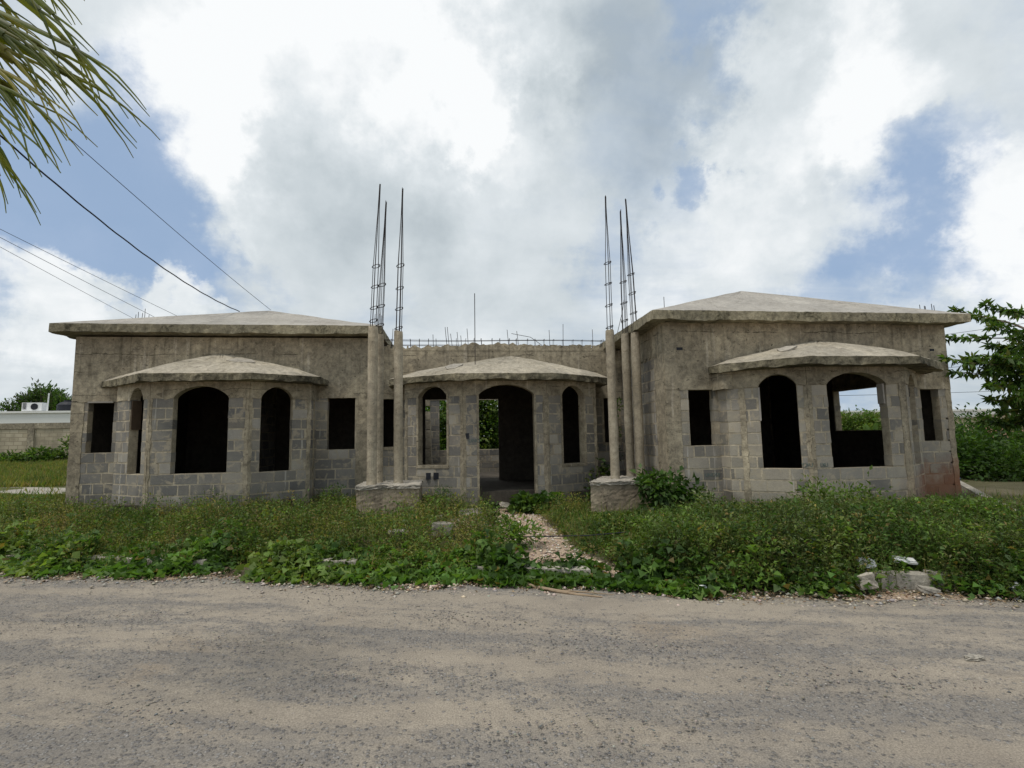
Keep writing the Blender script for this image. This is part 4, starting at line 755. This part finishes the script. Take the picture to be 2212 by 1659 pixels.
mb = MB(); mb.tube([(18.9, 24, .1), (18.95, 24, 1.7), (18.6, 24, 2.4)], [.3, .26, .1], 9); mb.tube([(18.95, 24, 1.5), (19.4, 24, 2.1)], [.16, .08], 7); tag(mb.build('dead_tree_stump', M['bark']), 'bare cut tree stump left of the round green tree', 'stump')
yh = empty('yellow_house', (30, 40, .2), 'pale yellow house beyond the round tree seen through the right bay', 'house')
mb = MB(); mb.box(26.5, 34.5, 40, 46, 0, 2.4); mb.build('wall', M['yellow'], yh); mb = MB(); mb.box(28.5, 29.8, 39.96, 40.1, .8, 1.9); mb.build('window', M['glass'], yh)
th = empty('tan_house', (39, 40, .2), 'tan house at the right side of the view through the right bay', 'house')
mb = MB(); mb.box(36.0, 42, 40, 46, 0, 2.9); mb.build('wall', M['beige'], th); mb = MB(); mb.box(35.8, 42.2, 39.8, 46.2, 2.9, 3.05); mb.build('roof', M['rubble'], th)
for x, y, h_, lb in ((1.0, 21, 3.6, 'leafy tree behind the entrance wing seen through the entrance arch'), (-1.6, 22, 3.2, 'leafy tree behind the entrance wing seen through the narrow left arch'), (3.4, 22.5, 2.8, 'shorter leafy tree behind the entrance wing')):
    plant('leafy_tree', lb, 'tree', (x, y, .2), [(x, y, h_ * .5), (x + .7, y, h_ * .3), (x - .7, y + .2, h_ * .35), (x, y, h_ * .85), (x + .9, y, h_ * .7), (x - .9, y, h_ * .75)], [(1.3, .8, 1.0), (1.1, .8, .9), (1.1, .8, 1.0), (1.1, .7, .8), (1, .7, .8), (1, .7, .8)], 9000, .17, .5, GREEN + DEEP, 'trees behind the entrance wing', stems=8, trunk=.1, crown='crown')
# right tree reaching in with whorled leaves
rt_ = empty('broadleaf_tree', (12.9, 8.9, .2), 'broad-leaved tree at the right edge reaching leafy branches past the house corner', 'tree')
mb = MB(); mb.tube([(12.9, 8.9, -.1), (12.8, 8.8, 1.0), (12.75, 8.7, 2.0), (12.8, 8.8, 3.6)], [.14, .11, .09, .04], 10); mb.build('trunk', M['bark'], rt_)
tw = [(8.95, 8.15, 2.86), (9.15, 8.2, 2.62), (9.35, 8.1, 2.78), (9.55, 8.2, 2.9), (9.75, 8.1, 2.62), (9.6, 8.0, 2.35), (9.85, 8.0, 2.86), (9.95, 8.1, 3.45), (10.25, 8.0, 3.75), (10.1, 8.2, 2.45), (9.85, 8.2, 2.1), (10.15, 8.0, 2.15), (10.3, 8.1, 2.8), (10.05, 8.2, 1.9), (10.35, 7.9, 2.5), (10.5, 8.3, 3.0), (10.4, 8.1, 1.95), (10.25, 8.3, 1.65), (9.75, 8.3, 1.75), (10.7, 8.4, 3.3), (11.0, 8.2, 2.2), (11.1, 8.5, 3.1), (11.6, 8.4, 3.6), (12.0, 8.8, 3.0), (12.2, 9.3, 2.4), (11.9, 9.8, 3.4), (10.9, 9.9, 3.6), (11.3, 9.3, 4.2), (12.3, 8.5, 3.6), (10.35, 8.0, 2.25), (10.0, 8.3, 2.65), (10.2, 8.2, 2.75), (10.45, 8.1, 2.6), (10.6, 8.0, 2.35), (10.3, 8.3, 2.05), (10.55, 8.2, 1.8), (10.1, 8.3, 1.7), (9.9, 8.2, 2.4), (10.6, 8.3, 2.8), (10.8, 8.4, 2.5), (10.9, 8.3, 1.9)]
tw += [(12.9 + rng.uniform(-1.5, 1.8), 8.9 + rng.uniform(-1.2, 1.6), rng.uniform(2.5, 4.6)) for _ in range(22)]
mb = MB(); LP, LD = [], []
for k, q in enumerate(tw):
    q = Vector(q); st = Vector((12.75, 8.7, lerp(1.3, 3.0, min(1, max(0, (q.z - 1.6) / 2))))); md = st.lerp(q, .55) + Vector((0, 0, .16)); mb.tube([tuple(st), tuple(md), tuple(q)], [.026, .014, .005], 6)
    for s_ in np.linspace(.2, 1, 12):
        p = md.lerp(q, s_); nl = 7 if s_ < .95 else 16
        for _ in range(nl):
            LP.append(tuple(p + Vector(rng.normal(0, .012, 3)))); dd = (q - md).normalized(); LD.append(tuple(dd * .45 + Vector(rng.normal(0, .65, 3)) + Vector((0, 0, -.12))))
mb.build('branches', M['bark'], rt_)
LP, LD = np.array(LP), np.array(LD); Ln = .155 * rng.uniform(.6, 1.25, len(LP)); V, F = leaves(LP, LD, Ln, Ln * .42, fold=.15, droop=.2)
npmesh('crown', V, F, M['leaf'], pick(DEEP + GREEN[:2] + [(.11, .14, .03)], len(LP)), rt_)
# fan palm whose drooping frond hangs into the upper left
pt = empty('palm_tree', (-4.3, 1.0, 0), 'fan palm with ragged drooping frond hanging in at the upper left', 'palm tree')
mb = MB(); mb.tube([(-4.3 + .02 * math.sin(z * 9), 1.0, z) for z in np.arange(-.1, 4.5, .2)], [.14 + .012 * (i % 2) for i in range(23)], 12); mb.build('trunk', M['bark'], pt)
def frond(hub, ax1, n, L0, R, droop, name='frond', a0=-38, a1=30):
    """segments fan out from hub in the plane of ax1 (outward) and z"""
    ax1 = Vector(ax1).normalized(); side = Vector((-ax1.y, ax1.x, 0)); Vv, Ff, Tt = [], [], []
    for i in range(n):
        a = rad(lerp(a0, a1, (i + R.uniform(-.3, .3)) / (n - 1))); L = L0 * R.uniform(.8, 1.1); d = ax1 * math.cos(a) + Vector((0, 0, 1)) * math.sin(a) + side * R.uniform(-.12, .12)
        K = 12; dr = droop * R.uniform(.8, 1.25); wmax = R.uniform(.052, .088); pts = []; p = Vector(hub); v = d.copy(); twist = R.uniform(-.5, .5); col = R.choice([(.14, .15, .02), (.10, .125, .02), (.17, .16, .025), (.075, .10, .02)])
        for k in range(K + 1):
            pts.append(p.copy()); p = p + v * (L / K); v = (v + Vector((R.uniform(-.02, .02), 0, -dr * (k / K) ** 1.3 / K * 3.2))).normalized()
        split = K - R.choice([1, 2, 3, 4])
        def strip(P_, w_):
            b = len(Vv)
            for k, q in enumerate(P_):
                dd = (P_[min(k+1, len(P_)-1)] - P_[max(k-1, 0)]).normalized(); s_ = dd.cross(side * math.cos(twist) + Vector((0, 0, 1)) * math.sin(twist)).normalized(); c = q + side * (-.25 * w_[k])
                Vv.extend([tuple(q + s_ * w_[k] * .5), tuple(c), tuple(q - s_ * w_[k] * .5)])
            for k in range(len(P_) - 1):
                for e in (0, 1): Ff.append((b + 3*k + e, b + 3*k + e + 1, b + 3*k + e + 4, b + 3*k + e + 3)); g = R.uniform(.8, 1.2); Tt.append(tuple(x * g for x in col))
        strip(pts[:split + 1], [wmax * math.sin(min(1.0, (k + .6) / K * 1.9) * PI * .5) * (1 if k < split - 3 else .82 ** (k - split + 4)) for k in range(split + 1)])
        for s_ in range(R.choice([2, 2, 3])):
            q = pts[split].copy(); v = (pts[split] - pts[split - 1]).normalized() + Vector((R.uniform(-.3, .3), R.uniform(-.1, .1), R.uniform(-.35, .2))); v.normalize(); tp = [pts[split - 1] * .5 + q * .5]
            for k in range(7): tp.append(q.copy()); q = q + v * (L / K) * R.uniform(.4, .65); v = (v + Vector((R.uniform(-.13, .13), 0, -.09 + R.uniform(-.1, .06)))).normalized()
            strip(tp, [.024 * (1 - .8 * k / 7) for k in range(8)])
    return npmesh(name, np.array(Vv), np.array(Ff), M['palmleaf'], np.array(Tt), pt)
Rp = random.Random(4)
frond((-4.15, 3.15, 4.74), (1, .02, 0), 50, 2.15, Rp, .20, a0=-42, a1=-18)
frond((-3.6, 3.25, 5.0), (1, .02, 0), 12, 1.5, Rp, .55, a0=-32, a1=-5)
for h, a in (((-4.4, -.2, 4.8), (-.3, -1, 0)), ((-5.3, 1.3, 4.9), (-1, .2, 0)), ((-5.0, 2.2, 5.0), (-.7, .8, 0))): frond(h, a, 22, 1.2, Rp, .9, a0=-60, a1=60)
for h in ((-4.15, 3.15, 4.74), (-3.6, 3.25, 5.0), (-4.4, -.2, 4.8), (-5.3, 1.3, 4.9), (-5.0, 2.2, 5.0)):
    mb = MB(); mb.tube([(-4.3, 1.0, 4.3), tuple(Vector((-4.3, 1.0, 4.5)).lerp(Vector(h), .5) + Vector((0, 0, .2))), h], [.02, .016, .012], 7); mb.build('petiole', M['palmleaf'], pt)
# ------------------------------------------------------------------ cables
def cable(a, b, r, sag, label, ext=0.0, wob=0.0):
    a, b = Vector(a), Vector(b); a = a + (a - b) * ext; pts = []
    for i in range(41):
        t_ = i / 40; p = a.lerp(b, t_); p.z -= sag * 4 * t_ * (1 - t_); p.z += wob * math.sin(t_ * 60); pts.append(tuple(p))
    mb = MB(); mb.tube(pts, r, 6); tag(mb.build('overhead_cable', M['cable'], smooth=True), label, 'cable', 'overhead service cables')
cable((-4.96, 6, 5.04), (-5.13, 13, 4.78), .0105, .22, 'thick black cable sagging from the upper left down to the left wing roof', ext=.0, wob=.004)
cable((-4.7, 3.2, 5.3), (-4.96, 6, 5.04), .0105, .0, 'thick black cable sagging from the upper left down to the left wing roof')
cable((-5.02, 6, 5.82), (-4.5, 13.3, 4.90), .005, .10, 'thin cable from behind the palm frond down to the peak of the left wing roof', ext=.3)
cable((-7.32, 9, 5.16), (-6.28, 12.6, 4.52), .004, .02, 'upper of three thin cables low in the left sky', ext=.8)
cable((-7.31, 9, 5.02), (-6.68, 12.4, 4.45), .004, .02, 'middle of three thin cables low in the left sky', ext=.8)
cable((-7.30, 9, 4.86), (-7.07, 12.4, 4.38), .0035, .02, 'lowest of three thin cables low in the left sky', ext=.8)
cable((9.3, 12, 3.52), (19, 12, 4.62), .012, .03, 'black cable running right from the upper right corner of the right wing')
cable((9.3, 12.5, 3.66), (19, 12.5, 4.92), .006, .03, 'thin grey cable just above the black cable right of the house')
cable((9.3, 14, 3.0), (30, 14, 4.9), .006, .1, 'thin cable crossing behind the leafy branches on the right')
cable((15, 26, 3.5), (38, 26, 3.9), .012, .1, 'thin cable crossing the sky in the view through the right bay')
# ------------------------------------------------------------------ kerbs, rubble, litter
mb = MB(); R = random.Random(9); x = -12.0
while x < 9:
    x2 = x + R.uniform(.5, .95); q = lambda X: 5.72 - .288 * X + .36
    if R.random() < .86:
        zt = .14 + R.uniform(-.02, .02); g = .02
        mb.hexa([(a, q(a) + o, z) for z in (-.05, zt) for a, o in ((x + g, 0), (x2 - g, 0), (x2 - g, .17), (x + g, .17))])
    x = x2
for k in range(10):
    a, b = Vector((8.45, 6.75, .24)).lerp(Vector((12.4, 11.25, .24)), k / 10), Vector((8.45, 6.75, .24)).lerp(Vector((12.4, 11.25, .24)), (k + .97) / 10); n = Vector((.75, -.66, 0)) * .07
    mb.hexa([tuple(p_ + Vector((0, 0, z))) for z in (-.1, .085) for p_ in (a, b, b - n * 2, a - n * 2)])
tag(mb.build('kerb', M['rubble']), kind='structure')
def chunk(name, loc, s, label, cat, mt='rubble', rot=0.0, group='broken concrete pieces in the weeds', seed=1, j=.16):
    R = random.Random(seed); import bmesh
    bm = bmesh.new(); bmesh.ops.create_cube(bm, size=1); bmesh.ops.subdivide_edges(bm, edges=bm.edges, cuts=2, use_grid_fill=True)
    for v in bm.verts: v.co = Vector((v.co.x * s[0] * (1 + R.uniform(-j, j)), v.co.y * s[1] * (1 + R.uniform(-j, j)), v.co.z * s[2] * (1 + R.uniform(-j, j))))
    me = D.meshes.new(name); bm.to_mesh(me); bm.free(); me.materials.append(M[mt]); o = D.objects.new(name, me); COL.objects.link(o); o.location = loc; o.rotation_euler = (R.uniform(-.2, .2), R.uniform(-.2, .2), rot)
    return tag(o, label, cat, group)
chunk('concrete_block', (-.12, 7.37, .33), (.26, .16, .16), 'pale broken block in the weeds left of the entrance path', 'rubble', rot=.2, seed=2)
chunk('concrete_block', (.34, 8.7, .33), (.34, .2, .15), 'pale slab fragment lying near the top of the entrance path', 'rubble', rot=-.2, seed=3)
chunk('concrete_block', (-.72, 7.3, .32), (.24, .1, .05), 'thin white fragment in the weeds below the left pedestal', 'rubble', rot=.3, seed=4)
chunk('concrete_block', (-.25, 8.3, .33), (.22, .14, .1), 'white lump between the left pedestal and the entrance path', 'rubble', rot=.6, seed=5)
chunk('concrete_block', (1.08, 9.6, .32), (.3, .2, .09), 'pale step fragment right in front of the entrance arch', 'rubble', rot=.1, seed=6)
chunk('concrete_block', (4.05, 4.72, .12), (.15, .10, .13), 'upright pale kerb lump at the road edge below the right bay', 'rubble', rot=-.3, seed=7, j=.25)
chunk('concrete_block', (4.6, 4.60, .04), (.17, .10, .05), 'flat pale stone lying at the road edge right of the kerb lump', 'rubble', rot=-.2, seed=8)
chunk('concrete_block', (5.15, 4.62, .05), (.18, .10, .08), 'grey-white lump near the right end of the road edge', 'rubble', rot=-.5, seed=10, j=.25)
def plate(loc, sx, sy, rz, rx_, ry_, label):
    mb = MB(); c = [(-sx, -sy * .6), (-sx * .3, -sy), (sx, -sy * .2), (sx * .5, sy), (-sx * .6, sy * .8)]
    mb.add([(a, b, z) for z in (0, .03) for a, b in c], [(0, 1, 2, 3, 4)[::-1], (5, 6, 7, 8, 9)] + [(i, (i + 1) % 5, 5 + (i + 1) % 5, 5 + i) for i in range(5)])
    o = mb.build('concrete_plate', M['rubble']); o.location = loc; o.rotation_euler = (rx_, ry_, rz); return tag(o, label, 'slab', 'loose slabs lying on the bay canopies')
plate((-4.0, 10.35, 3.135), .25, .18, .1, .35, .1, 'thin pale slab piece lying on the left bay canopy')
plate((.08, 10.1, 2.985), .21, .15, .5, .3, -.28, 'thin pale slab piece lying on the entrance bay canopy behind the rod')
plate((5.6, 7.8, 2.955), .17, .14, -.1, .28, -.25, 'thin pale slab piece lying on the right bay canopy')
def crumple(name, loc, s, mt, label, cat, seed):
    import bmesh; R = random.Random(seed); bm = bmesh.new(); bmesh.ops.create_icosphere(bm, subdivisions=3, radius=1)
    for v in bm.verts:
        k = 1 + R.uniform(-.22, .22) + .25 * math.sin(v.co.x * 5 + seed) * math.sin(v.co.y * 4); v.co = Vector((v.co.x * s[0] * k, v.co.y * s[1] * k, max(v.co.z, -.6) * s[2] * k))
    me = D.meshes.new(name); bm.to_mesh(me); bm.free(); me.materials.append(M[mt]); o = D.objects.new(name, me); COL.objects.link(o); o.location = loc; return tag(o, label, cat, 'litter around the house')
crumple('plastic_bag', (8.18, 7.04, .3), (.17, .12, .05), 'plasticwhite', 'crumpled white plastic bag on the dirt right of the house', 'litter', 3)
crumple('plastic_bag', (4.35, 5.05, .2), (.09, .07, .06), 'plasticwhite', 'crumpled white bag in the weeds left of the foam tray', 'litter', 5)
crumple('plastic_bag', (5.33, 4.40, .06), (.09, .07, .07), 'plasticwhite', 'small white bag standing at the far right of the road edge', 'litter', 6)
crumple('plastic_bag', (12.2, 11.3, .32), (.18, .14, .08), 'blue', 'blue plastic bag at the far end of the concrete strip', 'litter', 7)
crumple('plastic_scrap', (3.56, 3.27, .03), (.07, .035, .02), 'rubble', 'small flattened scrap lying alone on the road at the right', 'litter', 8)
crumple('plastic_bottle', (2.50, 5.02, .05), (.045, .03, .03), 'plasticwhite', 'small pale crushed bottle at the road edge beside a wood offcut', 'litter', 9)
mb = MB(); mb.box(-.11, .11, -.045, .045, 0, .02); mb.box(-.10, .10, -.035, .035, .02, .032); o = mb.build('foam_tray', M['plasticwhite']); o.location = (4.72, 4.98, .22); o.rotation_euler = (.35, .1, -.3); tag(o, 'white foam tray caught in the weeds below the right bay', 'tray', 'litter around the house')
mb = MB(); mb.box(-.07, .07, -.02, .02, 0, .03, j=.004); o = mb.build('wood_offcut', M['drystick']); o.location = (2.62, 4.93, .02); o.rotation_euler = (0, 0, -.5); tag(o, 'short brown wood offcut at the road edge', 'offcut')
mb = MB(); mb.tube([(.70, 5.68, .05), (.86, 5.46, .035), (1.05, 5.28, .03), (1.25, 5.13, .025), (1.46, 5.0, .03)], [.008, .014, .018, .014, .006], 7); mb.tube([(1.0, 5.33, .03), (1.3, 5.16, .04), (1.6, 5.05, .03)], [.008, .008, .003], 5)
tag(mb.build('dry_branch', M['drystick']), 'dry palm stalk lying along the road edge below the entrance path', 'branch')
mb = MB(); mb.tube([(.3, 7.02, .27), (1.0, 6.86, .27), (1.8, 6.72, .28), (2.4, 6.75, .30)], .008, 6); tag(mb.build('hose', M['dark']), 'thin dark hose crossing the entrance path', 'hose')
# pebbles on the road, caliche stones on the path and at the verge
def pebbles(name, n, region, smin, smax, cols, zoff=0.0):
    X, Y = region(n); n = len(X); s_ = smin * (smax / smin) ** (rng.random(n) ** 2.2)
    base = np.array([(0, 0, 1), (1, 0, 0), (.3, .95, 0), (-.8, .6, 0), (-.8, -.6, 0), (.3, -.95, 0), (0, 0, -.6)]); fc = np.array([(0, 1, 2), (0, 2, 3), (0, 3, 4), (0, 4, 5), (0, 5, 1), (6, 2, 1), (6, 3, 2), (6, 4, 3), (6, 5, 4), (6, 1, 5)])
    a = rng.uniform(0, 6.28, n); B_ = base[None] * (1 + rng.uniform(-.25, .25, (n, 7, 1))); B_ = B_ * np.array([1, .8, .5]); x = B_[..., 0] * np.cos(a)[:, None] - B_[..., 1] * np.sin(a)[:, None]; y = B_[..., 0] * np.sin(a)[:, None] + B_[..., 1] * np.cos(a)[:, None]
    P = np.stack([x, y, B_[..., 2]], -1) * s_[:, None, None]; zb = np.maximum(gz(X, Y), 0.012) + zoff; P += np.stack([X, Y, zb + s_ * .2], 1)[:, None, :]
    F = (fc[None] + np.arange(n)[:, None, None] * 7).reshape(-1, 3); return tag(npmesh(name, P.reshape(-1, 3), F, M['stone'], np.repeat(pick(cols, n), 10, 0)), kind='stuff')
def stonemat():
    m, t, b, pos = mat('stone', .95, .1); c = tint(t); t.lk(t.mix(1.0, c, t.mix(t.noise(pos, 60, 3), (.7, .7, .7), (1.2, 1.2, 1.2)), 'MULTIPLY'), b.inputs['Base Color']); return m
M['stone'] = stonemat()
GR = [(.26, .24, .21), (.18, .18, .18), (.36, .33, .29), (.22, .19, .16), (.13, .13, .135)]
def roadreg(n):
    X = rng.uniform(-7, 7.5, n * 3); Y = edgeY(X) - 5 * rng.random(n * 3) ** .8; k = inview(X, Y, .2) & (Y > 1.2); nn = np.sin(X * 1.9 + Y * 4.2 + 2 * np.sin(X * .7)) + np.sin(X * .9 - Y * 6.3); k &= rng.random(len(X)) < np.clip(.15 + .55 * nn, .06, 1); return X[k][:n], Y[k][:n]
pebbles('gravel', 26000, roadreg, .0028, .012, GR)
pebbles('gravel', 2600, lambda n: (lambda X: (X, edgeY(X) + rng.normal(-.05, .16, len(X))))(rng.uniform(-7, 6.5, n)), .006, .035, [(.45, .40, .33), (.5, .42, .33), (.35, .28, .2), (.3, .29, .27)])
def pathreg(n):
    X = rng.uniform(-.6, 3.4, n * 4); Y = rng.uniform(4.9, 9.8, n * 4); k = (bare(X, Y) > .35) & (Y > edgeY(X) - .1) & ~inhouse(X, Y); return X[k][:n], Y[k][:n]
pebbles('gravel', 6000, pathreg, .006, .035, [(.52, .40, .30), (.58, .48, .38), (.42, .32, .24), (.62, .56, .48)])
pebbles('gravel', 1500, lambda n: (rng.uniform(7.2, 10, n), rng.uniform(5.3, 7.1, n)), .008, .04, [(.52, .40, .30), (.58, .48, .38), (.42, .32, .24)])
V, F = leaves(*(lambda n: (lambda X: (np.stack([X, edgeY(X) + rng.normal(.0, .13, n), np.full(n, .03)], 1), rng.normal(0, 1, (n, 3)) * np.array([1, 1, .1])))(rng.uniform(-7, 6.5, n)))(2600), rng.uniform(.015, .05, 2600), rng.uniform(.01, .02, 2600))
tag(npmesh('leaf_litter', V, F, M['stone'], pick([(.20, .13, .07), (.12, .08, .05), (.28, .22, .14)], len(F))), kind='stuff')
SUNE = 2.3; EXPO = 0.04
# ------------------------------------------------------------------ sky and light
def pray(x, y):
    a = (x - 1106) / 1100; b = (829.5 - y) / 1100; v = Vector([f_[i] + a * r_[i] + b * u_[i] for i in range(3)]); v.normalize(); return tuple(v)
SUN = Vector((-.36, -.20, .91)).normalized()
w = D.worlds.new('World'); SC.world = w; w.use_nodes = True; t = NT(w.node_tree); bg = w.node_tree.nodes['Background']
sky = t.new('ShaderNodeTexSky', sky_type='NISHITA', sun_disc=False); sky.sun_elevation = math.asin(SUN.z); sky.sun_rotation = math.atan2(SUN.x, SUN.y)
sky.air_density = 1.0; sky.dust_density = .6; sky.ozone_density = 1.5
dirv = t.vm('NORMALIZE', t.new('ShaderNodeTexCoord').outputs['Generated'])
s = t.sep(dirv)
zz = t.math('ADD', t.math('MAXIMUM', s[2], 0.0), .16)
pl = t.comb(t.math('DIVIDE', s[0], zz), t.math('DIVIDE', s[1], zz), 0.0)     # cloud layer seen in perspective
warpn = t.new('ShaderNodeTexNoise'); t.lk(dirv, warpn.inputs['Vector']); warpn.inputs['Scale'].default_value = 4.5; warpn.inputs['Detail'].default_value = 7; warpn.inputs['Roughness'].default_value = .62
wd = t.vm('ADD', dirv, t.vm('SCALE', t.vm('SUBTRACT', warpn.outputs['Color'], (.5, .5, .5)), sc=.46))
def blob(x, y, r, amp, base):      # soft lobe of cloud or gap, r in degrees
    c = pray(x, y); d = t.vm('DOT_PRODUCT', t.vm('NORMALIZE', wd), c)
    return t.math('MULTIPLY_ADD', t.rng(d, math.cos(rad(r)), math.cos(rad(r * .15))), amp, base)
n1 = t.noise(pl, 1.35, 9, .58, .35); n2 = t.noise(dirv, 5.0, 8, .55, .2); n3 = t.noise(pl, .7, 5, .5)
cov = t.math('ADD', .66, t.math('MULTIPLY', t.math('SUBTRACT', n1, .5), .9))
for (x, y, r, a) in ((-60, 300, 15, -.42), (150, 380, 13, -.48), (300, 530, 9, -.46), (60, 560, 10, -.42), (480, 590, 6, -.5), (350, 220, 8, -.2), (1880, 350, 7, -.58), (2020, 310, 6, -.45), (2080, 545, 8, -.52), (1930, 560, 7, -.40), (1560, 90, 7, -.42), (1490, 405, 3.5, -.42), (1290, 530, 5, -.34), (1800, 800, 8, -.5),
                     (800, 60, 22, .4), (560, 300, 14, .35), (700, 420, 18, .35), (200, 40, 9, .2), (1050, 500, 16, .3), (1830, 150, 13, .6), (1640, 230, 8, .3), (1700, 470, 10, .35), (30, 650, 6, .55), (120, 690, 5, .4), (375, 655, 3.2, .6), (470, 655, 3, .5), (2160, 640, 7, .45), (2190, 450, 7, .5), (80, 800, 8, .25)):
    cov = blob(x, y, r, a, cov)
wisp = t.noise(t.vm('MULTIPLY', pl, (.8, 2.2, 1)), 1.6, 7, .6, .6)
cov = t.math('ADD', cov, t.math('MULTIPLY', t.math('SUBTRACT', wisp, .5), .8))
dens = t.rng(cov, -.16, .92, .10, 1.0)
br = t.math('ADD', .70, t.math('MULTIPLY', t.math('SUBTRACT', n2, .5), .75))
br = t.math('ADD', br, t.math('MULTIPLY', t.math('SUBTRACT', n1, .5), .55))
n4 = t.noise(dirv, 15, 6, .55, .4); br = t.math('ADD', br, t.math('MULTIPLY', t.math('SUBTRACT', n4, .5), .22))
for (x, y, r, a) in ((860, -60, 20, .34), (600, 120, 20, .20), (400, 330, 10, .2), (1030, 240, 5, .16), (1110, 330, 6, .16), (1720, 160, 11, .26), (1640, 270, 9, .2), (1900, 180, 9, .14), (40, 640, 8, .3), (380, 650, 6, .3), (1500, 560, 12, .14), (2150, 450, 10, .2), (2150, 640, 9, .2),
                     (800, 330, 14, -.16), (1000, 420, 14, -.08), (620, 300, 9, -.06), (800, 560, 15, -.14), (1400, 130, 18, -.30), (430, 200, 10, .16), (1150, 140, 9, -.12), (1900, 60, 14, -.08), (1250, 640, 10, -.08), (300, 830, 14, -.1), (2000, 850, 12, -.15)):
    br = blob(x, y, r, a, br)
ramp = t.new('ShaderNodeValToRGB'); t.lk(br, ramp.inputs[0]); cr = ramp.color_ramp
cr.elements[0].position = .25; cr.elements[0].color = (.42, .48, .52, 1); cr.elements[1].position = 1.0; cr.elements[1].color = (.93, .95, .96, 1)
e = cr.elements.new(.5); e.color = (.56, .62, .655, 1); e = cr.elements.new(.78); e.color = (.72, .77, .80, 1)
skyc = t.vm('SCALE', sky.outputs[0], sc=1.0)
blue = t.mix(.8, skyc, (2.9, 4.2, 6.3))
cl = t.vm('SCALE', ramp.outputs[0], sc=10.0)
t.lk(t.mix(dens, blue, cl), bg.inputs['Color']); bg.inputs['Strength'].default_value = .1
sl = D.lights.new('sun', 'SUN'); sl.energy = SUNE; sl.angle = rad(15); sl.color = (1, .94, .86)
so = D.objects.new('sun', sl); COL.objects.link(so); so.rotation_euler = SUN.to_track_quat('Z', 'Y').to_euler()
SC.view_settings.view_transform = 'Standard'; SC.view_settings.look = 'None'; SC.view_settings.exposure = EXPO; SC.view_settings.gamma = 1
SC.cycles.max_bounces = 6; SC.cycles.diffuse_bounces = 3; SC.cycles.transmission_bounces = 3; SC.cycles.glossy_bounces = 2
